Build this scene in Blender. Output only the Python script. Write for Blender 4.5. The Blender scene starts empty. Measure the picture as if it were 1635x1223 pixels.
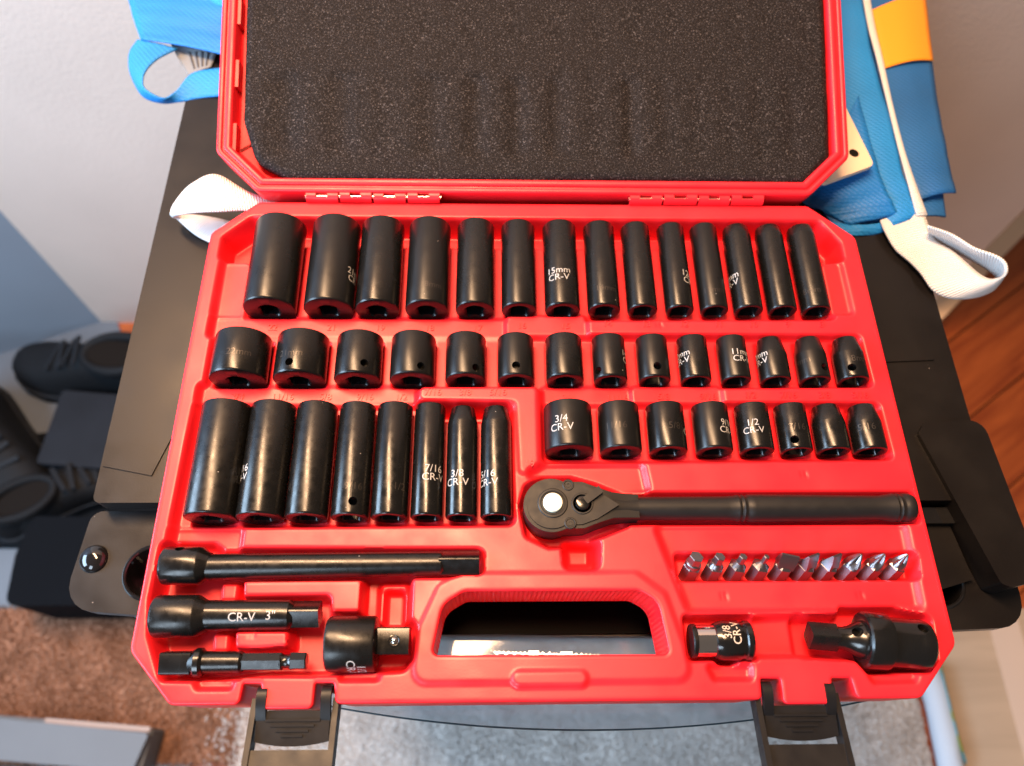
import bpy, bmesh, math, random
import numpy as np
from mathutils import Vector, Matrix

S = 0.001            # the numbers below are millimetres
R = math.radians
scene = bpy.context.scene
COL = scene.collection
random.seed(7)
rng = np.random.default_rng(7)

# ------------------------------------------------------------------ camera
cam_data = bpy.data.cameras.new('camera')
cam = bpy.data.objects.new('camera', cam_data)
COL.objects.link(cam)
cam.location = (-26.3 * S, -19.4 * S, 369.7 * S)
cam.rotation_euler = (R(25.57), R(-1.39), R(-0.59))
cam_data.sensor_width = 36.0
cam_data.lens = 36.0 * 1227.0 / 1635.0
cam_data.clip_start = 0.01
cam_data.clip_end = 20.0
cam_data.dof.use_dof = True
cam_data.dof.focus_distance = 0.385
cam_data.dof.aperture_fstop = 6.8
scene.camera = cam

# ------------------------------------------------------------------ world and lamps
world = bpy.data.worlds.new('World')
scene.world = world
world.use_nodes = True
bg = world.node_tree.nodes['Background']
bg.inputs[0].default_value = (0.76, 0.62, 0.53, 1)
bg.inputs[1].default_value = 0.18


def area_light(name, loc, target, size, energy, color, size_y=None, shape='DISK'):
    d = bpy.data.lights.new(name, 'AREA')
    d.energy = energy
    d.color = color
    d.shape = shape
    d.size = size
    if size_y:
        d.size_y = size_y
    o = bpy.data.objects.new(name, d)
    COL.objects.link(o)
    o.location = loc
    v = Vector(target) - Vector(loc)
    o.rotation_euler = v.to_track_quat('-Z', 'Y').to_euler()
    return o


area_light('ceiling_lamp', (-0.36, 0.56, 1.25), (-0.30, 0.50, 0), 0.20, 52.0, (1.0, 0.61, 0.34), 1.0, 'RECTANGLE')
area_light('window_light', (-1.12, -0.02, 0.42), (0, 0.06, 0), 0.95, 30.0, (0.54, 0.76, 1.0), 0.50, 'RECTANGLE')
area_light('window_light_front', (-0.75, -1.25, 0.85), (0, 0.1, -0.1), 0.5, 15.0, (0.68, 0.84, 1.0), 0.8, 'RECTANGLE')

vs = scene.view_settings
vs.view_transform = 'Standard'
vs.look = 'None'
vs.exposure = 0.17
vs.gamma = 1.0
vs.use_curve_mapping = False
scene.render.engine = 'CYCLES'
scene.cycles.max_bounces = 8


# ------------------------------------------------------------------ materials
def mat(name, color, rough=0.5, metal=0.0, spec=0.5, bump=None, vary=None, rvary=None, coat=0.0, rand=0.0, dust=None):
    """bump=(scale, strength, distance_mm)  vary=(scale, dark factor, bright factor)  rvary=(scale, lo, hi)"""
    m = bpy.data.materials.new(name)
    m.use_nodes = True
    nt = m.node_tree
    b = nt.nodes['Principled BSDF']
    b.inputs['Base Color'].default_value = (*color, 1)
    b.inputs['Roughness'].default_value = rough
    b.inputs['Metallic'].default_value = metal
    b.inputs['Specular IOR Level'].default_value = spec
    if coat:
        b.inputs['Coat Weight'].default_value = coat
        b.inputs['Coat Roughness'].default_value = 0.12
    tc = nt.nodes.new('ShaderNodeTexCoord')

    def noise(scale, detail=4.0):
        n = nt.nodes.new('ShaderNodeTexNoise')
        n.inputs['Scale'].default_value = scale
        n.inputs['Detail'].default_value = detail
        nt.links.new(tc.outputs['Object'], n.inputs['Vector'])
        return n
    if vary:
        n = noise(vary[0])
        cr = nt.nodes.new('ShaderNodeMapRange')
        cr.inputs['From Min'].default_value = 0.3
        cr.inputs['From Max'].default_value = 0.7
        cr.inputs['To Min'].default_value = vary[1]
        cr.inputs['To Max'].default_value = vary[2]
        nt.links.new(n.outputs['Fac'], cr.inputs['Value'])
        mx = nt.nodes.new('ShaderNodeVectorMath')
        mx.operation = 'SCALE'
        mx.inputs[0].default_value = color
        nt.links.new(cr.outputs['Result'], mx.inputs['Scale'])
        nt.links.new(mx.outputs['Vector'], b.inputs['Base Color'])
    if rvary:
        n = noise(rvary[0], 6)
        cr = nt.nodes.new('ShaderNodeMapRange')
        cr.inputs['From Min'].default_value = 0.3
        cr.inputs['From Max'].default_value = 0.7
        cr.inputs['To Min'].default_value = rvary[1]
        cr.inputs['To Max'].default_value = rvary[2]
        nt.links.new(n.outputs['Fac'], cr.inputs['Value'])
        oi = nt.nodes.new('ShaderNodeObjectInfo')
        ra = nt.nodes.new('ShaderNodeMapRange')
        ra.inputs['To Min'].default_value = -rand
        ra.inputs['To Max'].default_value = rand
        nt.links.new(oi.outputs['Random'], ra.inputs['Value'])
        sm = nt.nodes.new('ShaderNodeMath')
        sm.operation = 'ADD'
        nt.links.new(cr.outputs['Result'], sm.inputs[0])
        nt.links.new(ra.outputs['Result'], sm.inputs[1])
        nt.links.new(sm.outputs[0], b.inputs['Roughness'])
    if bump:
        n = noise(bump[0], 3)
        bp = nt.nodes.new('ShaderNodeBump')
        bp.inputs['Strength'].default_value = bump[1]
        bp.inputs['Distance'].default_value = bump[2] * S
        nt.links.new(n.outputs['Fac'], bp.inputs['Height'])
        nt.links.new(bp.outputs['Normal'], b.inputs['Normal'])
    if dust:
        v = nt.nodes.new('ShaderNodeTexVoronoi')
        v.inputs['Scale'].default_value = dust[0]
        nt.links.new(tc.outputs['Object'], v.inputs['Vector'])
        sep = nt.nodes.new('ShaderNodeSeparateColor')
        nt.links.new(v.outputs['Color'], sep.inputs[0])
        sz = nt.nodes.new('ShaderNodeMapRange')     # speck size differs from cell to cell, most cells have none
        sz.inputs['From Min'].default_value = dust[1]
        sz.inputs['From Max'].default_value = 1.0
        sz.inputs['To Min'].default_value = 0.0
        sz.inputs['To Max'].default_value = dust[2]
        nt.links.new(sep.outputs[0], sz.inputs['Value'])
        lt = nt.nodes.new('ShaderNodeMath')
        lt.operation = 'LESS_THAN'
        nt.links.new(v.outputs['Distance'], lt.inputs[0])
        nt.links.new(sz.outputs['Result'], lt.inputs[1])
        mx2 = nt.nodes.new('ShaderNodeMix')
        mx2.data_type = 'RGBA'
        nt.links.new(lt.outputs[0], mx2.inputs['Factor'])
        src = b.inputs['Base Color'].links[0].from_socket if b.inputs['Base Color'].links else None
        if src:
            nt.links.new(src, mx2.inputs['A'])
        else:
            mx2.inputs['A'].default_value = (*color, 1)
        mx2.inputs['B'].default_value = (*dust[3], 1)
        nt.links.new(mx2.outputs['Result'], b.inputs['Base Color'])
    return m


RED = mat('red_plastic', (0.82, 0.015, 0.026), 0.38, 0.0, 0.45, bump=(1100, 0.16, 0.12), rvary=(45, 0.31, 0.47), vary=(25, 0.92, 1.04), dust=(75, 0.86, 0.05, (0.35, 0.012, 0.012)))
STEEL = mat('black_steel_matt', (0.005, 0.005, 0.005), 0.27, 0.0, 0.38, rvary=(160, 0.25, 0.34), rand=0.05, dust=(170, 0.8, 0.07, (0.28, 0.25, 0.23)))
STEEL_OILY = mat('black_steel_oily', (0.005, 0.005, 0.005), 0.22, 0.0, 0.42, bump=(1600, 0.2, 0.04), rvary=(260, 0.19, 0.33), rand=0.04, dust=(220, 0.8, 0.08, (0.28, 0.25, 0.23)))
STEEL_GLOSS = mat('black_steel_gloss', (0.005, 0.005, 0.005), 0.15, 0.0, 0.6, bump=(1500, 0.12, 0.05), rvary=(150, 0.12, 0.28))
RATCHET = mat('ratchet_black', (0.009, 0.0085, 0.0085), 0.40, 0.0, 0.33, bump=(3000, 0.3, 0.08), rvary=(200, 0.42, 0.55))
INK = mat('white_ink', (0.45, 0.44, 0.43), 0.55, vary=(900, 0.75, 1.1))
STAMP = mat('stamped_steel', (0.05, 0.043, 0.038), 0.32, 0.6, 0.6)
CHROME = mat('chrome', (0.72, 0.68, 0.66), 0.10, 1.0)
BITSTEEL = mat('bit_steel', (0.25, 0.235, 0.255), 0.36, 1.0)
IVORY = mat('ivory_button', (0.95, 0.92, 0.72), 0.35)
BLACKP = mat('black_plastic', (0.007, 0.007, 0.008), 0.40, 0.0, 0.25, bump=(1500, 0.2, 0.06), rvary=(100, 0.34, 0.48))
PINSTEEL = mat('hinge_pin_steel', (0.85, 0.80, 0.74), 0.22, 1.0)
TABLE = mat('black_painted_metal', (0.006, 0.005, 0.005), 0.36, 0.0, 0.33, bump=(1400, 0.35, 0.08), rvary=(40, 0.30, 0.44), dust=(110, 0.75, 0.05, (0.25, 0.22, 0.20)))
FASCIA = mat('black_fascia', (0.003, 0.0026, 0.0026), 0.45, 0.0, 0.03)
TABLE_GLOSS = mat('black_gloss', (0.008, 0.008, 0.009), 0.08, 0.0, 0.6)
WHITE_WEB = mat('white_webbing', (0.74, 0.72, 0.71), 0.85, 0.0, 0.2)
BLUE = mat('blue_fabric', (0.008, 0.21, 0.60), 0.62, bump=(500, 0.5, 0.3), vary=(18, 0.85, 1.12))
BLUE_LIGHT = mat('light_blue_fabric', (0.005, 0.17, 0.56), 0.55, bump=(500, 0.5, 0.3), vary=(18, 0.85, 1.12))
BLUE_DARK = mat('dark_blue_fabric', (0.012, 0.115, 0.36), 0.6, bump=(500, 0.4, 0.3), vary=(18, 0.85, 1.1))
ORANGE = mat('orange_print', (0.95, 0.33, 0.010), 0.6)
CREAM = mat('cream_card', (0.82, 0.62, 0.44), 0.5)
DARKDOT = mat('dark_dot', (0.008, 0.006, 0.005), 0.8, 0.0, 0.1)
GREYTAG = mat('grey_tag', (0.20, 0.22, 0.24), 0.7)
TAGINK = mat('tag_print', (0.07, 0.075, 0.085), 0.7)
WALL = mat('wall_paint', (0.70, 0.565, 0.49), 0.85, bump=(220, 0.5, 0.8), vary=(5, 0.93, 1.04))
WALL_SHADOW = mat('wall_blue_shadow', (0.25, 0.32, 0.41), 0.85, vary=(6, 0.95, 1.04))  # blue-grey colour stands in for a soft shadow on the wall
WALL_BEIGE = mat('wall_beige', (0.66, 0.385, 0.24), 0.85, bump=(220, 0.6, 0.8), vary=(6, 0.92, 1.05))
SKIRT = mat('skirting_cream', (0.90, 0.66, 0.44), 0.6)
SHOE = mat('shoe_black', (0.006, 0.007, 0.009), 0.7, 0.0, 0.2, bump=(120, 0.4, 1.0))
SHOE_SOLE = mat('shoe_sole', (0.012, 0.015, 0.020), 0.7, 0.0, 0.2)
DARKBOX = mat('dark_box', (0.009, 0.011, 0.016), 0.7, 0.0, 0.2, vary=(15, 0.8, 1.2))
GREYBOX = mat('grey_box', (0.135, 0.148, 0.165), 0.6, 0.0, 0.3, vary=(10, 0.95, 1.05))
PINKBOX = mat('grey_box_inside', (0.36, 0.27, 0.23), 0.6)
WHITE_RIM = mat('pale_blue_cotton', (0.55, 0.66, 0.80), 0.8, bump=(150, 0.4, 1))


def wood_mat(name, c1, c2, scale, rough):
    m = bpy.data.materials.new(name)
    m.use_nodes = True
    nt = m.node_tree
    b = nt.nodes['Principled BSDF']
    tc = nt.nodes.new('ShaderNodeTexCoord')
    mp = nt.nodes.new('ShaderNodeMapping')
    mp.inputs['Scale'].default_value = (scale * 0.12, scale, scale)
    oi = nt.nodes.new('ShaderNodeObjectInfo')
    ad = nt.nodes.new('ShaderNodeVectorMath')
    ad.operation = 'ADD'
    nt.links.new(tc.outputs['Object'], ad.inputs[0])
    nt.links.new(oi.outputs['Random'], ad.inputs[1])
    nt.links.new(ad.outputs[0], mp.inputs['Vector'])
    n = nt.nodes.new('ShaderNodeTexNoise')
    n.inputs['Scale'].default_value = 1.0
    n.inputs['Detail'].default_value = 6
    n.inputs['Distortion'].default_value = 0.8
    nt.links.new(mp.outputs[0], n.inputs['Vector'])
    cr = nt.nodes.new('ShaderNodeValToRGB')
    cr.color_ramp.elements[0].position = 0.3
    cr.color_ramp.elements[0].color = (*c1, 1)
    cr.color_ramp.elements[1].position = 0.7
    cr.color_ramp.elements[1].color = (*c2, 1)
    nt.links.new(n.outputs['Fac'], cr.inputs[0])
    nt.links.new(cr.outputs[0], b.inputs['Base Color'])
    b.inputs['Roughness'].default_value = rough
    return m


WOOD = wood_mat('red_brown_wood', (0.24, 0.045, 0.010), (0.44, 0.11, 0.026), 60, 0.45)
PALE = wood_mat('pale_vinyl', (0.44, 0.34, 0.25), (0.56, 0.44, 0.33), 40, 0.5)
PALE_SHADED = mat('shaded_vinyl', (0.12, 0.145, 0.18), 0.5, vary=(8, 0.92, 1.06))  # pale floor again, with the bluish shade painted into its colour
PALE_STRIPE = mat('pale_stripe', (0.66, 0.54, 0.46), 0.5)


def foam_mat():
    m = bpy.data.materials.new('dark_foam')
    m.use_nodes = True
    nt = m.node_tree
    b = nt.nodes['Principled BSDF']
    tc = nt.nodes.new('ShaderNodeTexCoord')
    v = nt.nodes.new('ShaderNodeTexVoronoi')
    v.inputs['Scale'].default_value = 900
    n = nt.nodes.new('ShaderNodeTexNoise')
    n.inputs['Scale'].default_value = 1300
    n.inputs['Detail'].default_value = 2
    nt.links.new(tc.outputs['Object'], v.inputs['Vector'])
    nt.links.new(tc.outputs['Object'], n.inputs['Vector'])
    cr = nt.nodes.new('ShaderNodeValToRGB')
    e = cr.color_ramp.elements
    e[0].position, e[0].color = 0.40, (0.008, 0.0065, 0.0065, 1)
    e[1].position, e[1].color = 0.74, (0.15, 0.13, 0.128, 1)
    e2 = cr.color_ramp.elements.new(0.60)
    e2.color = (0.021, 0.0175, 0.0175, 1)
    nt.links.new(n.outputs['Fac'], cr.inputs[0])
    nt.links.new(cr.outputs[0], b.inputs['Base Color'])
    b.inputs['Roughness'].default_value = 0.7
    b.inputs['Specular IOR Level'].default_value = 0.08
    bp = nt.nodes.new('ShaderNodeBump')
    bp.inputs['Strength'].default_value = 0.6
    bp.inputs['Distance'].default_value = 0.5 * S
    nt.links.new(n.outputs['Fac'], bp.inputs['Height'])
    nt.links.new(bp.outputs['Normal'], b.inputs['Normal'])
    return m


FOAM = foam_mat()


def rug_mat(name, c1, c2, scale):
    m = bpy.data.materials.new(name)
    m.use_nodes = True
    nt = m.node_tree
    b = nt.nodes['Principled BSDF']
    tc = nt.nodes.new('ShaderNodeTexCoord')
    n = nt.nodes.new('ShaderNodeTexNoise')
    n.inputs['Scale'].default_value = scale
    n.inputs['Detail'].default_value = 3
    nt.links.new(tc.outputs['Object'], n.inputs['Vector'])
    cr = nt.nodes.new('ShaderNodeValToRGB')
    cr.color_ramp.elements[0].position = 0.35
    cr.color_ramp.elements[0].color = (*c1, 1)
    cr.color_ramp.elements[1].position = 0.65
    cr.color_ramp.elements[1].color = (*c2, 1)
    nt.links.new(n.outputs['Fac'], cr.inputs[0])
    nt.links.new(cr.outputs[0], b.inputs['Base Color'])
    b.inputs['Roughness'].default_value = 0.9
    b.inputs['Specular IOR Level'].default_value = 0.1
    return m


RUG_GREY = rug_mat('grey_pile', (0.46, 0.425, 0.40), (0.58, 0.54, 0.51), 30)
RUG_BROWN = rug_mat('brown_pile', (0.20, 0.098, 0.060), (0.31, 0.16, 0.102), 35)


def webbing_mat():
    m = WHITE_WEB
    nt = m.node_tree
    b = nt.nodes['Principled BSDF']
    uv = nt.nodes.new('ShaderNodeUVMap')
    w = nt.nodes.new('ShaderNodeTexWave')
    w.wave_type = 'BANDS'
    w.bands_direction = 'X'
    w.inputs['Scale'].default_value = 0.314
    w.inputs['Distortion'].default_value = 0.3
    nt.links.new(uv.outputs[0], w.inputs['Vector'])
    bp = nt.nodes.new('ShaderNodeBump')
    bp.inputs['Strength'].default_value = 1.0
    bp.inputs['Distance'].default_value = 0.5 * S
    nt.links.new(w.outputs['Fac'], bp.inputs['Height'])
    nt.links.new(bp.outputs['Normal'], b.inputs['Normal'])


webbing_mat()


def weave(m, scale, strength):
    nt = m.node_tree
    b = nt.nodes['Principled BSDF']
    tc = nt.nodes.new('ShaderNodeTexCoord')
    prev = b.inputs['Normal'].links[0].from_socket if b.inputs['Normal'].links else None
    for d in ('DIAGONAL', 'Y'):
        w = nt.nodes.new('ShaderNodeTexWave')
        w.bands_direction = d
        w.inputs['Scale'].default_value = scale
        w.inputs['Distortion'].default_value = 0.6
        nt.links.new(tc.outputs['Object'], w.inputs['Vector'])
        bp = nt.nodes.new('ShaderNodeBump')
        bp.inputs['Strength'].default_value = strength
        bp.inputs['Distance'].default_value = 0.3 * S
        nt.links.new(w.outputs['Fac'], bp.inputs['Height'])
        if prev:
            nt.links.new(prev, bp.inputs['Normal'])
        prev = bp.outputs['Normal']
    nt.links.new(prev, b.inputs['Normal'])


for m_ in (BLUE, BLUE_LIGHT, BLUE_DARK):
    weave(m_, 150, 0.5)


def glass_mat():
    m = bpy.data.materials.new('smoked_glass')
    m.use_nodes = True
    b = m.node_tree.nodes['Principled BSDF']
    b.inputs['Base Color'].default_value = (0.74, 0.79, 0.83, 1)
    b.inputs['Roughness'].default_value = 0.06
    b.inputs['Transmission Weight'].default_value = 0.90
    b.inputs['IOR'].default_value = 1.45
    b.inputs['Specular IOR Level'].default_value = 0.2
    return m


GLASS = glass_mat()


def dots_mat():
    m = bpy.data.materials.new('teal_print')
    m.use_nodes = True
    nt = m.node_tree
    b = nt.nodes['Principled BSDF']
    tc = nt.nodes.new('ShaderNodeTexCoord')
    v = nt.nodes.new('ShaderNodeTexVoronoi')
    v.inputs['Scale'].default_value = 38
    nt.links.new(tc.outputs['Object'], v.inputs['Vector'])
    cr = nt.nodes.new('ShaderNodeValToRGB')
    cr.color_ramp.interpolation = 'CONSTANT'
    cr.color_ramp.elements[0].color = (0.17, 0.34, 0.03, 1)
    cr.color_ramp.elements[1].position = 0.40
    cr.color_ramp.elements[1].color = (0.03, 0.40, 0.52, 1)
    nt.links.new(v.outputs['Distance'], cr.inputs[0])
    nt.links.new(cr.outputs[0], b.inputs['Base Color'])
    b.inputs['Roughness'].default_value = 0.8
    return m


TEAL = dots_mat()


# ------------------------------------------------------------------ helpers
def empty(name, loc=(0, 0, 0), label=None, cat=None, group=None, parent=None, rot=None):
    o = bpy.data.objects.new(name, None)
    o.empty_display_size = 0.01
    COL.objects.link(o)
    o.location = Vector(loc) * S
    if rot:
        o.rotation_euler = rot
    if parent:
        o.parent = parent
    tag(o, label, cat, group)
    return o


def tag(o, label=None, cat=None, group=None, kind=None):
    if label:
        o['label'] = label
    if cat:
        o['category'] = cat
    if group:
        o['group'] = group
    if kind:
        o['kind'] = kind
    return o


def mesh(name, verts, faces, m, parent=None, smooth=False, loc=None, rot=None, uvs=None):
    me = bpy.data.meshes.new(name)
    v = np.asarray(verts, dtype=float) * S
    me.from_pydata(v.tolist(), [], [tuple(int(i) for i in f) for f in faces])
    me.materials.append(m)
    if smooth:
        me.polygons.foreach_set('use_smooth', [True] * len(me.polygons))
    if uvs is not None:
        uv = me.uv_layers.new(name='UVMap')
        li = np.zeros(len(me.loops), dtype=np.int32)
        me.loops.foreach_get('vertex_index', li)
        uv.data.foreach_set('uv', np.asarray(uvs, dtype=np.float32)[li].ravel())
    me.update()
    o = bpy.data.objects.new(name, me)
    COL.objects.link(o)
    if parent:
        o.parent = parent
    if loc is not None:
        o.location = Vector(loc) * S
    if rot is not None:
        o.rotation_euler = rot
    return o


def sharp(o, ang=35):
    """smooth shading with the edges over ang degrees kept sharp"""
    me = o.data
    bm = bmesh.new()
    bm.from_mesh(me)
    a = math.radians(ang)
    for f in bm.faces:
        f.smooth = True
    for e in bm.edges:
        e.smooth = not (len(e.link_faces) == 2 and e.calc_face_angle(0) > a)
    bm.to_mesh(me)
    bm.free()
    return o


def bm_obj(name, bm, m, parent=None, bevel=0.0, seg=2, loc=None, rot=None, ang=35):
    if bevel:
        bmesh.ops.bevel(bm, geom=[e for e in bm.edges if len(e.link_faces) == 2 and e.calc_face_angle(0) > 0.5],
                        offset=bevel, segments=seg, affect='EDGES', clamp_overlap=True)
    bmesh.ops.recalc_face_normals(bm, faces=bm.faces)
    bmesh.ops.scale(bm, vec=(S, S, S), verts=bm.verts)
    me = bpy.data.meshes.new(name)
    bm.to_mesh(me)
    bm.free()
    me.materials.append(m)
    o = bpy.data.objects.new(name, me)
    COL.objects.link(o)
    if parent:
        o.parent = parent
    if loc is not None:
        o.location = Vector(loc) * S
    if rot is not None:
        o.rotation_euler = rot
    return sharp(o, ang)


def add_box(bm, x0, x1, y0, y1, z0, z1, mtx=None):
    vs_ = [bm.verts.new(p) for p in ((x0, y0, z0), (x1, y0, z0), (x1, y1, z0), (x0, y1, z0),
                                     (x0, y0, z1), (x1, y0, z1), (x1, y1, z1), (x0, y1, z1))]
    for f in ((0, 3, 2, 1), (4, 5, 6, 7), (0, 1, 5, 4), (1, 2, 6, 5), (2, 3, 7, 6), (3, 0, 4, 7)):
        bm.faces.new([vs_[i] for i in f])
    if mtx is not None:
        bmesh.ops.transform(bm, matrix=mtx, verts=vs_)
    return vs_


def box(name, x0, x1, y0, y1, z0, z1, m, parent=None, bevel=0.0, seg=2, **k):
    bm = bmesh.new()
    add_box(bm, x0, x1, y0, y1, z0, z1)
    return bm_obj(name, bm, m, parent, bevel, seg, **k)


def prism(name, pts, z0, z1, m, parent=None, bevel=0.0, seg=2, **k):
    bm = bmesh.new()
    a = [bm.verts.new((x, y, z0)) for x, y in pts]
    b = [bm.verts.new((x, y, z1)) for x, y in pts]
    n = len(pts)
    bm.faces.new(list(reversed(a)))
    bm.faces.new(b)
    for i in range(n):
        bm.faces.new((a[i], a[(i + 1) % n], b[(i + 1) % n], b[i]))
    return bm_obj(name, bm, m, parent, bevel, seg, **k)


def lathe(name, prof, m, parent=None, n=40, axis='X', cap=True, loc=None, rot=None, ang=30):
    """prof: [(along, radius)]"""
    t = np.linspace(0, 2 * np.pi, n, endpoint=False)
    verts, faces = [], []
    for a, r in prof:
        for q in t:
            c, s = r * math.cos(q), r * math.sin(q)
            verts.append((a, c, s) if axis == 'X' else (c, a, s) if axis == 'Y' else (c, s, a))
    for k in range(len(prof) - 1):
        for i in range(n):
            j = (i + 1) % n
            faces.append((k * n + i, k * n + j, (k + 1) * n + j, (k + 1) * n + i))
    if cap:
        faces.append(tuple(range(n))[::-1])
        faces.append(tuple(range((len(prof) - 1) * n, len(prof) * n)))
    o = mesh(name, verts, faces, m, parent, loc=loc, rot=rot)
    bm = bmesh.new()
    bm.from_mesh(o.data)
    bmesh.ops.recalc_face_normals(bm, faces=bm.faces)
    bm.to_mesh(o.data)
    bm.free()
    return sharp(o, ang)


def round_poly(pts, rad, seg=5):
    """rad: number or list per corner"""
    out = []
    n = len(pts)
    for i in range(n):
        r = rad[i] if isinstance(rad, (list, tuple)) else rad
        p0, p1, p2 = (np.array(pts[k % n], float) for k in (i - 1, i, i + 1))
        a, b = p0 - p1, p2 - p1
        la, lb = np.linalg.norm(a), np.linalg.norm(b)
        a, b = a / la, b / lb
        ang = math.acos(max(-1, min(1, float(a @ b))))
        if r <= 0 or ang > math.pi - 0.02:
            out.append(tuple(p1))
            continue
        d = min(r / math.tan(ang / 2), la * 0.48, lb * 0.48)
        r2 = d * math.tan(ang / 2)
        c = p1 + (a + b) / np.linalg.norm(a + b) * (r2 / math.sin(ang / 2))
        s, e = p1 + a * d - c, p1 + b * d - c
        a0, a1 = math.atan2(s[1], s[0]), math.atan2(e[1], e[0])
        da = (a1 - a0 + math.pi) % (2 * math.pi) - math.pi
        for k in range(seg + 1):
            q = a0 + da * k / seg
            out.append((c[0] + r2 * math.cos(q), c[1] + r2 * math.sin(q)))
    return out


def area2(p):
    p = np.asarray(p)
    return float(np.sum(p[:, 0] * np.roll(p[:, 1], -1) - np.roll(p[:, 0], -1) * p[:, 1]))


def inset(pts, d):
    """move a counter-clockwise outline inwards by d"""
    p = np.asarray(pts, float)
    e1 = p - np.roll(p, 1, 0)
    e2 = np.roll(p, -1, 0) - p
    n1 = np.stack([-e1[:, 1], e1[:, 0]], 1)
    n2 = np.stack([-e2[:, 1], e2[:, 0]], 1)
    n1 /= np.linalg.norm(n1, axis=1)[:, None] + 1e-12
    n2 /= np.linalg.norm(n2, axis=1)[:, None] + 1e-12
    m_ = n1 + n2
    m_ /= np.linalg.norm(m_, axis=1)[:, None] + 1e-12
    c = np.maximum(np.sum(m_ * n1, 1), 0.35)
    return p + m_ * (d / c)[:, None]


def sdf_poly(pts, X, Y):
    p = np.asarray(pts, float)
    d = np.full(X.shape, 1e9)
    ins = np.zeros(X.shape, bool)
    n = len(p)
    for i in range(n):
        a, b = p[i], p[(i + 1) % n]
        ex, ey = b - a
        wx, wy = X - a[0], Y - a[1]
        t = np.clip((wx * ex + wy * ey) / (ex * ex + ey * ey + 1e-12), 0, 1)
        dx, dy = wx - t * ex, wy - t * ey
        d = np.minimum(d, dx * dx + dy * dy)
        cond = (a[1] > Y) != (b[1] > Y)
        with np.errstate(divide='ignore', invalid='ignore'):
            xi = (b[0] - a[0]) * (Y - a[1]) / (b[1] - a[1] + 1e-12) + a[0]
        ins ^= cond & (X < xi)
    d = np.sqrt(d)
    return np.where(ins, -d, d)


FONT = {}


def text_mesh(txt, size, depth=0.0, bold=0.0):
    cu = bpy.data.curves.new('txt', 'FONT')
    cu.body = txt
    cu.size = size
    cu.align_x = 'CENTER'
    cu.align_y = 'CENTER'
    cu.space_line = 0.82
    cu.resolution_u = 3
    cu.extrude = depth / 2
    cu.offset = bold
    o = bpy.data.objects.new('txt', cu)
    COL.objects.link(o)
    dg = bpy.context.evaluated_depsgraph_get()
    me = bpy.data.meshes.new_from_object(o.evaluated_get(dg))
    bpy.data.objects.remove(o)
    bpy.data.curves.remove(cu)
    return me


def flat_text(name, txt, size, m, parent, loc, rot=None, depth=0.3, bold=0.0):
    me = text_mesh(txt, size, depth, bold)
    me.transform(Matrix.Scale(S, 4))
    me.materials.clear()
    me.materials.append(m)
    me.name = name
    o = bpy.data.objects.new(name, me)
    COL.objects.link(o)
    o.parent = parent
    o.location = Vector(loc) * S
    if rot:
        o.rotation_euler = rot
    return o


def wrap_text(name, txt, size, m, parent, r, phi, along, axis='Y', lift=0.06, bold=0.0, turn=0.0, centre=(0, 0, 0)):
    """print on a cylinder of radius r round local axis; phi 0 = top, positive towards +X (axis Y) or -Y (axis X)"""
    me = text_mesh(txt, size, 0, bold)
    bm = bmesh.new()
    bm.from_mesh(me)
    bpy.data.meshes.remove(me)
    if turn:
        bmesh.ops.rotate(bm, cent=(0, 0, 0), matrix=Matrix.Rotation(turn, 3, 'Z'), verts=bm.verts)
    ci = 0 if axis == 'Y' else 1
    xs = [v.co[ci] for v in bm.verts]
    x = min(xs) + 0.8
    no = (1, 0, 0) if ci == 0 else (0, 1, 0)
    while x < max(xs):
        co = (x, 0, 0) if ci == 0 else (0, x, 0)
        bmesh.ops.bisect_plane(bm, geom=bm.verts[:] + bm.edges[:] + bm.faces[:], plane_co=co, plane_no=no)
        x += 0.8
    for v in bm.verts:
        if axis == 'Y':
            a = phi + v.co.x / r
            v.co = Vector((math.sin(a) * (r + lift), along + v.co.y, math.cos(a) * (r + lift)))
        else:
            a = phi - v.co.y / r
            v.co = Vector((along + v.co.x, -math.sin(a) * (r + lift), math.cos(a) * (r + lift)))
        v.co += Vector(centre)
    bmesh.ops.scale(bm, vec=(S, S, S), verts=bm.verts)
    me = bpy.data.meshes.new(name)
    bm.to_mesh(me)
    bm.free()
    me.materials.append(m)
    o = bpy.data.objects.new(name, me)
    COL.objects.link(o)
    o.parent = parent
    return o


def bool_cut(o, cutters):
    for c in cutters:
        md = o.modifiers.new('cut', 'BOOLEAN')
        md.operation = 'DIFFERENCE'
        md.solver = 'EXACT'
        md.object = c
    bpy.context.view_layer.update()
    dg = bpy.context.evaluated_depsgraph_get()
    me = bpy.data.meshes.new_from_object(o.evaluated_get(dg))
    o.modifiers.clear()
    old = o.data
    o.data = me
    bpy.data.meshes.remove(old)
    for c in cutters:
        bpy.data.objects.remove(c)
    return sharp(o, 30)


def catmull(P, n):
    P = np.asarray(P, float)
    Q = np.vstack([2 * P[0] - P[1], P, 2 * P[-1] - P[-2]])
    out = []
    for i in range(1, len(Q) - 2):
        for k in range(n):
            t = k / n
            a, b, c, d = Q[i - 1], Q[i], Q[i + 1], Q[i + 2]
            out.append(0.5 * ((2 * b) + (-a + c) * t + (2 * a - 5 * b + 4 * c - d) * t * t + (-a + 3 * b - 3 * c + d) * t ** 3))
    out.append(P[-1])
    return np.array(out)


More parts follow.
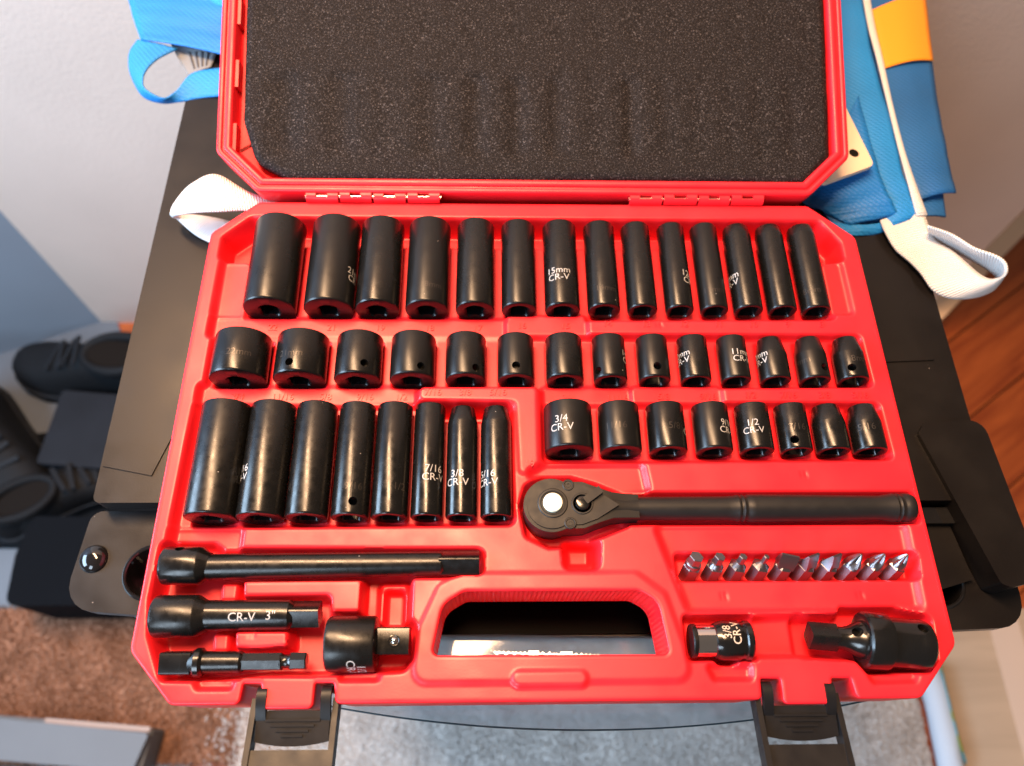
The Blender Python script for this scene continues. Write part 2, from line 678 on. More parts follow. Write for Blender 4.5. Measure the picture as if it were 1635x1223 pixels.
def ribbon(name, A, B, thick, m, parent=None, n=8, across=6, wob=0.0, pitch=1.6, sag=0.0):
    """a band of cloth between two edge curves, with real thickness"""
    a, b = catmull(A, n), catmull(B, n)
    L = len(a)
    tt = np.linspace(0, 1, across)
    grid = a[:, None, :] * (1 - tt)[None, :, None] + b[:, None, :] * tt[None, :, None]
    if wob:
        ph = rng.uniform(0, 6, 3)
        grid[:, :, 2] += wob * (np.sin(np.arange(L)[:, None] * 0.55 + ph[0] + tt[None, :] * 2.1) + 0.6 * np.sin(np.arange(L)[:, None] * 1.3 + ph[1] - tt[None, :] * 3))
    du = np.gradient(grid, axis=0)
    dv = np.gradient(grid, axis=1)
    nn = np.cross(du, dv)
    nn /= np.linalg.norm(nn, axis=2)[:, :, None] + 1e-9
    if sag:
        grid += nn * (sag * np.sin(np.pi * tt))[None, :, None]
    top = grid + nn * thick / 2
    bot = grid - nn * thick / 2
    V = np.vstack([top.reshape(-1, 3), bot.reshape(-1, 3)])
    dist = np.concatenate([[0], np.cumsum(np.linalg.norm(np.diff((a + b) / 2, axis=0), axis=1))])
    uv = np.stack([np.repeat(dist / pitch, across), np.tile(tt * 10, L)], 1)
    F = []
    o_ = L * across
    for i in range(L - 1):
        for j in range(across - 1):
            q = (i * across + j, (i + 1) * across + j, (i + 1) * across + j + 1, i * across + j + 1)
            F.append(q)
            F.append(tuple(o_ + k for k in reversed(q)))
    for i in range(L - 1):
        for j in (0, across - 1):
            p, q = i * across + j, (i + 1) * across + j
            F.append((p, q, o_ + q, o_ + p) if j else (q, p, o_ + p, o_ + q))
    for j in range(across - 1):
        for i in (0, L - 1):
            p, q = i * across + j, i * across + j + 1
            F.append((p, q, o_ + q, o_ + p) if not i else (q, p, o_ + p, o_ + q))
    return mesh(name, V, F, m, parent, smooth=True, uvs=np.vstack([uv, uv]))


# ------------------------------------------------------------------ the setting: floor, walls
FZ = -800.0
floor = mesh('floor', [(-2600, -1500, FZ - 12), (2600, -1500, FZ - 12), (2600, 2400, FZ - 12), (-2600, 2400, FZ - 12)],
             [(0, 1, 2, 3)], mat('subfloor', (0.05, 0.03, 0.02), 0.9))
floor['kind'] = 'structure'
pa = R(35)
for i in range(-9, 12):
    c = (785 - math.sin(pa) * 118 * i, 627 + math.cos(pa) * 118 * i)
    bm = bmesh.new()
    off = (i * 733) % 1200
    add_box(bm, -1500 - off, 2600 - off, 1.5, 116.5, FZ - 10, FZ)
    bm_obj('plank', bm, WOOD, floor, 2.0, 1, loc=(c[0], c[1], 0), rot=(0, 0, pa))
vf = prism('pale_floor', [(600, -1400), (2500, -1400), (2500, 165), (600, 165)], FZ + 0.5, FZ + 3, PALE)
vf['kind'] = 'structure'
vf2 = prism('pale_floor', [(-2500, -1400), (-430, -1400), (-430, 250), (-600, 500), (-655, 620), (-690, 690), (-2500, -40)], FZ + 0.5, FZ + 3, PALE_SHADED)
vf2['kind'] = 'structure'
prism('pale_stripe', [(712, -700), (757, -700), (757, 163), (712, 163)], FZ + 3.2, FZ + 4.2, PALE_STRIPE, vf)


def wall(name, p, q, h0, h1, m):
    d = Vector((q[0] - p[0], q[1] - p[1])).normalized()
    nx, ny = -d.y * 60, d.x * 60
    o = prism(name, [p, q, (q[0] + nx, q[1] + ny), (p[0] + nx, p[1] + ny)], h0, h1, m)
    o['kind'] = 'structure'
    return o


wall('back_wall', (-700, 655), (700, 640), FZ, 900, WALL)
wall('shadow_wall', (-2600, -130), (-700, 655), FZ, 900, WALL_SHADOW)  # added wall plane that carries the painted blue shadow
wr = wall('right_wall', (700, 640), (2300, 2085), FZ, 900, WALL_BEIGE)
dv_ = Vector((1600, 1445)).normalized()
nx_, ny_ = dv_.y * 30, -dv_.x * 30
prism('skirting', [(700, 640), (2300, 2085), (2300 + nx_, 2085 + ny_), (700 + nx_, 640 + ny_)], FZ + 0.5, FZ + 62, SKIRT, wr, 2.0, 1)


# ------------------------------------------------------------------ rugs
def rug(name, x0, x1, y0, y1, h, sp, m, label, seed, tuft=7.0, lean=4.0, ragged=0.0):
    g = np.random.default_rng(seed)
    base = mesh(name, [(x0, y0, FZ + 4), (x1, y0, FZ + 4), (x1, y1, FZ + 4), (x0, y1, FZ + 4), (x0, y0, FZ + h), (x1, y0, FZ + h), (x1, y1, FZ + h), (x0, y1, FZ + h)],
                [(4, 5, 6, 7), (0, 1, 5, 4), (1, 2, 6, 5), (2, 3, 7, 6), (3, 0, 4, 7)], m)
    tag(base, label, 'rug')
    xs = np.arange(x0 - sp, x1 + sp, sp)
    ys = np.arange(y0 - sp, y1 + sp, sp)
    X, Y = np.meshgrid(xs, ys)
    X = X.ravel() + g.uniform(-sp, sp, X.size) * 0.6
    Y = Y.ravel() + g.uniform(-sp, sp, Y.size) * 0.6
    if ragged:
        X = np.concatenate([X, g.uniform(x0 - ragged * 0.6, x0, 1500)])
        Y = np.concatenate([Y, g.uniform(y0, y1, 1500)])
        kp = g.uniform(0, 1, X.size) < (X - x0 + ragged * 0.6) / ragged
        X, Y = X[kp], Y[kp]
    n = X.size
    sw = np.sin(X * 0.021 + 1.3) + np.cos(Y * 0.034 + X * 0.011)
    a = g.uniform(0, 6.283, n) * 0.55 + sw * 1.1
    w = g.uniform(0.75, 1.25, n) * sp * 0.75
    hh = g.uniform(0.7, 1.3, n) * tuft
    ln = g.uniform(0.3, 1.3, n) * lean
    ux, uy = np.cos(a), np.sin(a)
    B = np.stack([X, Y, np.full(n, FZ + h - 1.0)], 1)
    W = np.stack([-uy * w, ux * w, np.zeros(n)], 1)
    D = np.stack([ux * ln, uy * ln, hh], 1)
    v = np.stack([B - W * .5 - np.stack([ux * w * .4, uy * w * .4, 0 * w], 1), B + W * .5 - np.stack([ux * w * .4, uy * w * .4, 0 * w], 1),
                  B + np.stack([ux * w * .5, uy * w * .5, 0 * w], 1), B + D * .65 + W * .42, B + D * .65 - W * .42, B + D * 1.0 + np.stack([ux * ln * .5, uy * ln * .5, 0 * w], 1)], 1)
    V = v.reshape(-1, 3)
    k = np.arange(n)[:, None] * 6
    F = np.concatenate([k + np.array([0, 1, 3]), k + np.array([0, 3, 4]), k + np.array([1, 2, 3]), k + np.array([2, 0, 4]), k + np.array([2, 4, 5]), k + np.array([2, 5, 3]), k + np.array([4, 3, 5])])
    o = mesh('pile', V, F.tolist(), m, base)
    o['kind'] = 'stuff'
    return base


rug('grey_rug', -368, 575, -160, 190, 12, 3.2, RUG_GREY, 'light grey shaggy rug on the floor in front of the red case', 3, 4.6, 3.4, 90.0)
rug('brown_rug', -900, -300, -30, 172, 10, 3.4, RUG_BROWN, 'brown shaggy rug on the floor left of the red case', 4, 6.0, 3.0)


# ------------------------------------------------------------------ black stand under the case
TZ = -36.0
st = empty('black_stand', (0, 250, FZ), 'black metal stand with a smoked glass front under the red case', 'stand')


def on_stand(pts):
    return [(x, y - 250) for x, y in pts]


ZO = -FZ
prism('cabinet_body', on_stand([(-195, 125), (195, 125), (195, 500), (-195, 500)]), 0, ZO + TZ - 14, TABLE, st, 3)
prism('top_panel', on_stand(round_poly([(-241, 103), (252, 103), (252, 520), (-241, 520)], 4)), ZO + TZ - 11, ZO + TZ, TABLE, st, 1.6, 3)
prism('cover_sheet', on_stand([(-239.5, 123.5), (-212, 118), (-196, 170), (240, 190), (240, 510), (-239.5, 510)]), ZO + TZ, ZO + TZ + 0.9, TABLE, st, 0.4, 2)
fp = prism('front_plate', on_stand(round_poly([(-253, 50), (-80, 36.5), (120, 33), (262, 37.5), (263, 103), (-248, 103)], [16, 0, 0, 16, 4, 7])), ZO - 60, ZO - 52, TABLE, st, 1.4, 3)
for cx in (-209.5, 218.5):
    c = lathe('hole', [(-20, 13.2), (20, 13.2)], TABLE, None, 48, 'Z', loc=(cx, 69 if cx < 0 else 62, -56))
    fp = bool_cut(fp, [c])
fp.data.materials.clear()
fp.data.materials.append(TABLE)
for cx, cy in ((-209.5, 69), (218.5, 62)):
    lathe('hole_rim', [(-2, 13.0), (0.5, 13.0), (1.1, 13.6), (1.1, 14.4), (0.3, 15.2), (-2, 15.2)], TABLE_GLOSS, st, 40, 'Z', False, loc=(cx, cy - 250, ZO - 52.2))
    lathe('hole_cup', [(0, 13.0), (-22, 12.4), (-23, 0.5)], TABLE_GLOSS, st, 40, 'Z', False, loc=(cx, cy - 250, ZO - 53))
lathe('bolt', [(-1, 7.6), (0.4, 7.6), (1.6, 6.9), (3.0, 5.4), (3.9, 3.4), (4.25, 1.6), (4.3, 0.2)], TABLE_GLOSS, st, 32, 'Z', True, loc=(-241.4, 76.5 - 250, ZO - 52), ang=60)
prism('under_frame', on_stand([(-232, 52), (-206, 44.5), (-60, 39.5), (240, 39.5), (240, 47), (-60, 48), (-206, 53)]), ZO - 84, ZO - 61, mat('grey_frame', (0.20, 0.21, 0.22), 0.5), st, 2)
sf = prism('side_flap', on_stand(round_poly([(217.5, 142), (222, 147.5), (257, 150.5), (263, 74), (262, 58), (246, 55), (241, 57)], [2, 2, 9, 8, 10, 4, 3])), ZO - 51, ZO - 33, TABLE, st, 1.6, 3)
box('cross_bar', 190, 242, 92 - 250, 101 - 250, ZO - 50, ZO - 43, TABLE_GLOSS, st, 1.0)
prism('inner_ledge', on_stand([(192, 50), (236, 62), (222, 140), (192, 140)]), ZO - 51.5, ZO - 47.5, TABLE, st, 1.0)
box('gloss_fascia', -185, 190, 35.5 - 250, 98 - 250, ZO - 51.6, ZO - 49.5, FASCIA, st, 0.6)
box('fascia_step', -185, 190, 50 - 250, 98 - 250, ZO - 49.4, ZO - 46.5, FASCIA, st, 1.0)
gp = [(u, -10 + 0.00064 * (u - 30) ** 2) for u in np.linspace(-150, 200, 60)] + [(200, 60), (-150, 60)]
prism('glass_shelf', on_stand(gp), ZO - 68, ZO - 62, GLASS, st, 0.8, 2)
ribbon('glass_edge', [(u, -10.4 + 0.00064 * (u - 30) ** 2 - 250, ZO - 62.2) for u in np.linspace(-150, 200, 12)], [(u, -10.4 + 0.00064 * (u - 30) ** 2 - 250, ZO - 67.8) for u in np.linspace(-150, 200, 12)], 0.8, mat('glass_edge', (0.03, 0.05, 0.06), 0.2), st, across=3)
LETTER = mat('letter_chrome', (0.92, 0.95, 1.0), 0.32, 0.7)
# unreadable chrome lettering on the glass
cx0 = -25.0
for k, w in enumerate((3.2, 3.4, 2.6, 3.0, 5.6, 4.6, 2.2, 6.4, 3.8, 3.0, 2.6)):
    bm = bmesh.new()
    y = 27.6 - 0.035 * (cx0 + 25)
    if k in (4, 7):
        add_box(bm, cx0, cx0 + w, y - 250 - 1.1, y - 250 + 1.5, 0, 1.0)
    else:
        for s in (-1, 1):
            add_box(bm, -w * .35, w * .35, -0.45, 0.45, 0, 1.0, Matrix.Translation((cx0 + w / 2 + s * w * .22, y - 250, 0)) @ Matrix.Rotation(s * 0.75, 4, 'Z'))
    add_box(bm, cx0 + w * .4, cx0 + w + 1.9, y - 250 - 0.35, y - 250 + 0.3, 0.05, 0.8)
    bm_obj('chrome_letter', bm, LETTER, st, 0.0, loc=(0, 0, ZO - 61.9))
    cx0 += w + 1.55

# ------------------------------------------------------------------ the red case
case = empty('socket_case', (0, 138, TZ), 'open red plastic tool case with black foam in its lid', 'tool case')
CY, CZ = -138.0, -TZ     # add to tray coordinates to get case-local ones

# sockets: name, u, v of the near face, radius, length, taper start (from near), tip radius, row
ROW1 = [(-149.3, 14.4), (-116.8, 13.7), (-89.9, 12.3), (-62.5, 12.0), (-35.7, 10.8), (-11.1, 9.8), (13.2, 9.8), (36.5, 9.1), (58.1, 8.4), (79.1, 7.9), (98.7, 7.8), (118.1, 8.1), (137.4, 8.0), (156.6, 8.1)]
ROW2 = [(-160.4, 14.9), (-128.2, 13.8), (-97.6, 12.4), (-68.7, 12.0), (-40.3, 10.9), (-13.4, 9.9), (12.8, 10.1), (37.3, 9.1), (61.1, 8.6), (83.4, 8.3), (105.1, 8.0), (126.6, 8.2), (148.0, 8.3), (169.0, 8.4)]
ROW3 = [(-163.3, 12.7), (-139.3, 11.6), (-116.8, 10.4), (-95.8, 9.3), (-76.5, 9.1), (-58.3, 7.9), (-41.3, 7.8), (-24.0, 7.9)]
ROW4 = [(13.5, 12.5), (40.0, 10.8), (64.5, 9.9), (88.4, 9.5), (110.5, 8.8), (131.1, 8.2), (150.4, 8.5), (169.8, 8.5)]
V1, L1 = 201.5, 57.0
V2, L2 = 158.0, 25.5
V3, L3 = 83.6, 59.5
V4, L4 = 117.6, 25.5

STEP = 0.75
U, V = np.meshgrid(np.arange(-189, 189.01, STEP), np.arange(0.0, 276.5, STEP))
Z = np.zeros_like(U)


def smooth01(t):
    t = np.clip(t, 0, 1)
    return t * t * (3 - 2 * t)


def level(h, pts, w=1.5, rad=2.5):
    global Z
    pts = round_poly(pts, rad, 4)
    a = np.asarray(pts)
    x0, y0 = a.min(0) - w - 1
    x1, y1 = a.max(0) + w + 1
    i0, i1 = np.searchsorted(V[:, 0], [y0, y1])
    j0, j1 = np.searchsorted(U[0], [x0, x1])
    d = sdf_poly(pts, U[i0:i1, j0:j1], V[i0:i1, j0:j1])
    m_ = smooth01(0.5 - d / (2 * w))
    z = Z[i0:i1, j0:j1]
    Z[i0:i1, j0:j1] = z + (h - z) * m_


def rect(h, x0, x1, y0, y1, w=1.5, rad=2.5):
    level(h, [(x0, y0), (x1, y0), (x1, y1), (x0, y1)], w, rad)


def groove_v(uc, r, v0, v1, zc=0.0, floor_=-16.0):
    global Z
    d = np.abs(U - uc)
    rr = r + 0.6
    g = np.where(d < rr, zc - np.sqrt(np.maximum(rr * rr - d * d, 0)), 99)
    g = np.maximum(g, floor_)
    mk = (V > v0) & (V < v1)
    Z = np.where(mk & (g < Z), g, Z)


def groove_u(vc, r, u0, u1, slope=0.0, floor_=-16.0):
    global Z
    d = np.abs(V - (vc + slope * (U - u0)))
    rr = r + 0.6
    g = np.where(d < rr, -np.sqrt(np.maximum(rr * rr - d * d, 0)), 99)
    g = np.maximum(g, floor_)
    mk = (U > u0) & (U < u1)
    Z = np.where(mk & (g < Z), g, Z)


# row 1 well
level(-7, [(-168, 265), (170, 265), (179.5, 250), (179.5, 238), (168, 236), (166.5, 198), (-165, 196), (-166, 236), (-182, 236), (-182, 251)], 1.6)
level(-17, [(-167, 264.5), (169, 264.5), (178.5, 250), (178.5, 239), (167, 239), (165, 250.5), (-163.5, 250.5), (-165, 238), (-181.5, 238), (-181.5, 251)], 1.4)
rect(-5, -181, -164.5, 199, 236.5, 1.6)
rect(-2.5, 166, 178, 201, 237, 1.6)
# ledge between rows 1 and 2
rect(-5, -181, -18, 185.5, 200, 1.5)
rect(-2.4, -18.5, 27, 185.5, 201.5, 1.5)
# row 2 well
level(-5.5, [(-178, 187), (178.5, 187), (179, 156), (-178, 153)], 1.4)
# row 2/3 ledge and the L-shaped block, row 4 ledges
rect(-5, -181, -66, 146, 157.5, 1.5)
rect(-4, 0, 49, 144, 157, 1.5)
rect(-2, 48.5, 97, 144, 157, 1.5)
# row 3 well
level(-7, [(-181, 147), (-17, 145.5), (-15.5, 81), (-182, 80)], 1.5)
level(-16, [(-64, 145), (-17, 144.2), (-17, 139), (-64, 139)], 1.2, 1.5)
level(1.2, [(-64.5, 155.5), (-2, 155.5), (-2, 106.5), (-12.5, 106.5), (-13.8, 146.2), (-64.5, 147.0)], 1.3)
# row 4 well
level(-5.5, [(0, 146), (180, 145.5), (180.5, 114.5), (0, 113)], 1.4)
level(-3.5, [(-11, 106), (1, 112.5), (51, 112.5), (53, 97), (30, 95), (0, 104)], 2.2)
# platforms below row 3
rect(-7, -182, -147.5, 69, 81, 1.8)
# deck between ratchet and bits, right side
level(-3.2, [(54, 80.5), (179.5, 80.5), (178.2, 39), (66.5, 39)], 2.2, 3)
# long-tool area, lower left
level(-13, [(-184, 72.5), (-162, 72.5), (-156, 68.5), (-31, 67.6), (-31, 56.4), (-64.8, 56.0), (-65, 36), (-62.3, 33), (-62.3, 19.5), (-66, 14.3), (-106, 12.6), (-128, 12.8), (-149, 10.6), (-173, 11.2), (-182, 30), (-184.5, 46)], 1.8)
level(0, [(-144, 54.6), (-87, 54.8), (-87, 38.8), (-101.5, 38.8), (-102.5, 46.4), (-143, 46)], 1.2, 1.6)
level(-5, [(-155.5, 54.4), (-146, 54.4), (-146, 45), (-154.5, 45)], 1.2, 1.5)
level(0, [(-144.5, 31.8), (-119, 31.8), (-118.5, 23.6), (-134, 22.6), (-143.5, 23.3)], 1.2, 1.6)
level(-5, [(-156, 31.6), (-147, 31.6), (-146.5, 22.2), (-154.5, 22.2)], 1.2, 1.5)
level(-8, [(-80, 54), (-66, 54), (-66, 34), (-80, 34)], 1.5, 2)
level(-14, [(-77, 50), (-68, 50), (-68, 34), (-77, 34)], 1.0, 1.5)
level(-3, [(-95, 13.5), (-76, 13.5), (-77, 9.6), (-94, 9.6)], 1.2, 1.2)
level(-3, [(-160, 10.6), (-141, 10.6), (-142, 6.6), (-157, 6.6)], 1.2, 1.2)
# ratchet pocket
level(-9, [(-12, 90), (-9, 100), (-1.5, 105), (14, 105), (26, 101.5), (40, 95.6), (42, 80.5), (28, 75.0), (14, 70.0), (2, 69.6), (-9, 75)], 1.5)
rect(-8, 38, 187.0, 81.0, 96, 1.4)
level(-13, [(8.5, 73), (26, 73), (24.8, 59.5), (9.4, 59.5)], 1.6)
level(-17, [(11, 72), (23, 72), (22.5, 63), (11.5, 63)], 1.2, 1.5)
# bits, bit holder, universal joint
level(-11, [(63.5, 66), (181, 66), (180, 53.8), (64, 53.8)], 1.2, 1.5)
level(-10.5, [(64, 36.5), (96, 36.5), (96, 17.5), (88, 17.5), (84, 15), (79, 15), (76, 17.5), (64.3, 17.5)], 1.4, 1.5)
level(-6, [(95.5, 35.5), (122, 37), (119, 18.5), (95.5, 18.5)], 1.5)
level(-12.5, [(116, 36), (138, 36.5), (140, 39.8), (166, 39.5), (180, 35), (178, 12), (147, 10.5), (142, 17), (116, 18.5)], 1.6)
level(-3, [(72, 15), (93, 15), (92, 8.6), (75, 8.6)], 1.5, 1.5)
level(-2.4, [(145, 10.5), (170, 11.2), (167, 7), (148, 6.6)], 1.2, 1.5)
# raised plate round the handle, lozenge
level(1.0, [(-62, 8), (-60, 32), (-51.5, 51.5), (-41, 57), (43, 57), (56, 47), (62.5, 24), (64.5, 8)], 1.4, 6)
rect(2.0, -17, 17, 6.2, 13, 0.9, 3.3)
# recesses that hug each tool
for i, (u, r) in enumerate(ROW1):
    groove_v(u, r, V1 - 0.8, V1 + L1 + 0.8)
for u, r in ROW2:
    groove_v(u, r, V2 - 1.2, V2 + L2 + 0.8)
for u, r in ROW3:
    groove_v(u, r, V3 - 1.2, V3 + L3 + 0.8)
for u, r in ROW4:
    groove_v(u, r, V4 - 1.2, V4 + L4 + 0.8)
groove_u(88.4, 6.6, 36, 186.4)
# mould marks
for (mu, mv) in ((-137, 30), (84, 46), (150, 46), (66, 193.5), (132, 106)):
    for k in (0, 1):
        level(float(Z[int(mv / STEP), int((mu + 189) / STEP)]) - 0.35, [(mu + k * 2 - .4, mv - 1.6), (mu + k * 2 + .5, mv - 1.6), (mu + k * 2, mv + 1.6), (mu + k * 2 - .9, mv + 1.6)], 0.5, 0)
# soften the moulding
for _ in range(1):
    P_ = np.pad(Z, 1, mode='edge')
    Z = (P_[1:-1, 1:-1] * 4 + P_[:-2, 1:-1] + P_[2:, 1:-1] + P_[1:-1, :-2] + P_[1:-1, 2:]) / 8

# outline of the tray with the latch notches (counter-clockwise)
OUT = [(-168, 0), (-137.5, 0), (-136.8, 8.6), (-129, 8.6), (-128.6, -2), (-105, -2), (-105, 8.6), (-96.8, 8.6), (-95.5, 0),
       (95.5, 0), (96, 8.8), (105, 8.8), (104.6, -2), (128, -2), (128.6, 8.8), (137.4, 8.8), (138.6, 0),
       (168, 0), (190, 23), (190, 254), (165, 277), (-165, 277), (-190, 254), (-190, 23)]
RADS = [5, 2.5, 1, 1, 2.5, 2.5, 1, 1, 2.5, 2.5, 1, 1, 2.5, 2.5, 1, 1, 2.5, 5, 7, 7, 5, 5, 7, 7]
out = round_poly(OUT, RADS, 5)
HOLE = [(-53.3, 20.0), (55.3, 19.6), (52.0, 43.5), (43.5, 48.4), (-39.0, 48.4), (-49.0, 42.5)]
hole = round_poly(HOLE, [2.5, 2.5, 10, 8, 8, 10], 6)
so = sdf_poly(out, U, V)
sh = sdf_poly(hole, U, V)
keep_v = (so < -0.9) & (sh > 0.9)
idx = -np.ones(U.shape, int)
cell = keep_v[:-1, :-1] & keep_v[1:, :-1] & keep_v[:-1, 1:] & keep_v[1:, 1:]
used = np.zeros(U.shape, bool)
used[:-1, :-1] |= cell
used[1:, :-1] |= cell
used[:-1, 1:] |= cell
used[1:, 1:] |= cell
idx[used] = np.arange(used.sum())
TV = np.stack([U[used], V[used] + CY, Z[used] + CZ], 1)
TF = np.stack([idx[:-1, :-1][cell], idx[:-1, 1:][cell], idx[1:, 1:][cell], idx[1:, :-1][cell]], 1)
tv, tf = [TV], [TF]
nbase = len(TV)


def loops(pts_list):
    """closed loops of equal length -> quads appended to the tray mesh"""
    global nbase
    n = len(pts_list[0])
    a = np.concatenate(pts_list)
    tv.append(a)
    f = []
    for k in range(len(pts_list) - 1):
        i = np.arange(n)
        j = (i + 1) % n
        f.append(np.stack([k * n + i, k * n + j, (k + 1) * n + j, (k + 1) * n + i], 1))
    tf.append(np.concatenate(f) + nbase)
    nbase += len(a)


def lp(p, z):
    p = np.asarray(p)
    return np.column_stack([p[:, 0], p[:, 1] + CY, np.full(len(p), z + CZ)])


loops([lp(inset(out, d), z) for d, z in ((0.8, -36), (0.6, -35), (0.2, -10), (0.0, -9.4), (0, -1.3), (0.12, -0.75), (0.4, -0.28), (0.8, -0.02), (1.2, 0.06), (2.2, 0.06), (2.4, -0.35))])


def dense(p, step):
    p = np.asarray(p)
    q = np.vstack([p, p[:1]])
    d = np.concatenate([[0], np.cumsum(np.linalg.norm(np.diff(q, axis=0), axis=1))])
    n = int(d[-1] / step) // 2 * 2
    t = np.linspace(0, d[-1], n, endpoint=False)
    return np.stack([np.interp(t, d, q[:, 0]), np.interp(t, d, q[:, 1])], 1)


hd = dense(hole, 0.55)
rib = np.where(np.arange(len(hd)) % 4 < 2, 0.0, 0.34)
hz = 1.0


def hl(d, z, ribbed=0.0):
    q = inset(hd, -d)
    if ribbed:
        n_ = inset(hd, 1.0) - hd
        q = q - n_ * (rib * ribbed)[:, None]
    return lp(q, z)


loops([hl(2.5, hz - 0.4), hl(2.2, hz + 0.06), hl(1.1, hz + 0.06), hl(0.5, hz - 0.12), hl(0.12, hz - 0.55), hl(0.0, hz - 1.1), hl(0, hz - 1.5, 1), hl(0.2, -29, 1), hl(0.2, -29.2)])
tray = mesh('tray', np.concatenate(tv), np.concatenate(tf), RED, case, smooth=True)
me = tray.data
bm = bmesh.new()
bm.from_mesh(me)
for e in bm.edges:
    if len(e.link_faces) == 2 and e.calc_face_angle(0) > R(50):
        e.smooth = False
bm.to_mesh(me)
bm.free()

# moulded size numbers
MARKS = []
sz_mm = ['22', '21', '19', '18', '17', '16', '15', '14', '13', '12', '11', '10', '9', '8']
for (u, r), t in zip(ROW1, sz_mm):
    MARKS.append((t, u + 1.5, 193.6, -5 if u < -18 else (-2.4 if u < 27 else 0)))
fr = ['3/4', '11/16', '5/8', '9/16', '1/2', '7/16', '3/8', '5/16']
for (u, r), t in zip(ROW3, fr):
    MARKS.append((t, u + 1.0 if u > -66 else u + 2, 151.2, 1.2 if u > -66 else -5))
for (u, r), t in zip(ROW4, fr):
    MARKS.append((t, u + 1, 150.2, -4 if u < 49 else (-2 if u < 97 else 0)))
MARKS.append(('19', -7.0, 111.5, 1.2))
for t, u, v, z in MARKS:
    flat_text('size_mark', t, 5.2, RED, tray, (u, v + CY, z + 0.05 + CZ), depth=0.9)

# --- lid
TH = R(19.3)
LV, LZ = 279.6, 6.2
LM = Matrix.Translation(Vector((0, LV + CY, LZ + CZ)) * S) @ Matrix.Rotation(TH, 4, 'X')
LO = [(-165, 0), (165, 0), (190, 24), (190, 254), (168, 277), (-168, 277), (-190, 254), (-190, 24)]
lo = round_poly(LO, 7, 5)
lv, lf = [], []
prof = [(3, -26), (1.2, -25.5), (0.3, -24), (0, -9), (0, -1.2), (0.35, -0.35), (1.1, 0), (2.9, 0), (3.2, -0.35), (3.5, -1.3), (4.3, -1.3), (4.6, -0.35), (4.9, 0), (7.4, 0), (8.2, -0.4), (8.7, -1.4), (9.3, -9), (9.8, -10.2), (11, -10.6)]
n_ = len(lo)
for d, z in prof:
    p = inset(lo, d)
    lv.append(np.column_stack([p, np.full(n_, z)]))
for k in range(len(prof) - 1):
    for i in range(n_):
        j = (i + 1) % n_
        lf.append((k * n_ + i, k * n_ + j, (k + 1) * n_ + j, (k + 1) * n_ + i))
lf.append(tuple(range(n_))[::-1])
lf.append(tuple(range((len(prof) - 1) * n_, len(prof) * n_)))
lid = mesh('lid', np.concatenate(lv), lf, RED, case, smooth=True)
sharp(lid, 55)
lid.matrix_local = LM
# little stiffening tabs on the lid's inner side walls
for s in (26, 66, 106, 146):
    for sx in (-1,):
        bm = bmesh.new()
        add_box(bm, sx * 181.0 - 1.8, sx * 181.0 + 1.8, s, s + 17, -10.4, -2.6)
        o = bm_obj('tab', bm, RED, lid, 1.2, 2)
# foam with the dents that the sockets press into it
fo = [(-175, 44), (-167, 19), (-147, 8.8), (-60, 8.0), (20, 9.4), (163, 9.0), (179, 25), (180.4, 120), (179.6, 262), (-175, 262), (-176, 120)]
fo = round_poly(fo, [14, 12, 12, 30, 30, 3, 3, 40, 10, 10, 40], 5)
FX, FY = np.meshgrid(np.arange(-183, 183.1, 1.5), np.arange(4, 266, 1.5))
fd = sdf_poly(fo, FX, FY)
fz = -1.6 - 2.2 * smooth01(1 + (fd + 0.2) / 4.0) ** 2
for (u, r) in ROW1:
    fz = fz - 1.6 * np.exp(-((FX - u) / (r * 0.62)) ** 2) * smooth01((FY - 20) / 9) * smooth01((78 - FY) / 9) * (0.7 + 0.5 * math.sin(u))
for (u, r) in ROW2:
    fz = fz - 0.25 * np.exp(-((FX - u) / (r * 0.62)) ** 2) * smooth01((FY - 94) / 7) * smooth01((122 - FY) / 7)
nz = rng.normal(0, 1, fz.shape)
for _ in range(3):
    nz = (nz + np.roll(nz, 1, 0) + np.roll(nz, -1, 0) + np.roll(nz, 1, 1) + np.roll(nz, -1, 1)) / 5
fz = fz + nz * 0.35
# slide the rim vertices on to the outline
gx, gy = np.gradient(fd, 1.5)[1], np.gradient(fd, 1.5)[0]
near = (np.abs(fd) < 1.1)
PX = np.where(near, FX - gx * fd, FX)
PY = np.where(near, FY - gy * fd, FY)
okv = fd < 1.1
cellf = okv[:-1, :-1] & okv[1:, :-1] & okv[:-1, 1:] & okv[1:, 1:]
fi = np.arange(FX.size).reshape(FX.shape)
usedf = np.zeros(FX.shape, bool)
for a_, b_ in ((slice(None, -1), slice(None, -1)), (slice(1, None), slice(None, -1)), (slice(None, -1), slice(1, None)), (slice(1, None), slice(1, None))):
    usedf[a_, b_] |= cellf
fi = -np.ones(FX.shape, int)
fi[usedf] = np.arange(usedf.sum())
FVx = np.stack([PX[usedf], PY[usedf], fz[usedf]], 1)
FFc = np.stack([fi[:-1, :-1][cellf], fi[:-1, 1:][cellf], fi[1:, 1:][cellf], fi[1:, :-1][cellf]], 1)
bm = bmesh.new()
vv = [bm.verts.new(p) for p in FVx]
for f in FFc:
    bm.faces.new([vv[i] for i in f])
bm.normal_update()
be = [e for e in bm.edges if len(e.link_faces) == 1]
ex = bmesh.ops.extrude_edge_only(bm, edges=be)
for g_ in ex['geom']:
    if isinstance(g_, bmesh.types.BMVert):
        g_.co.z = -10.4
foam = bm_obj('foam_liner', bm, FOAM, lid, ang=60)
foam['label'] = 'dark grey speckled foam sheet'

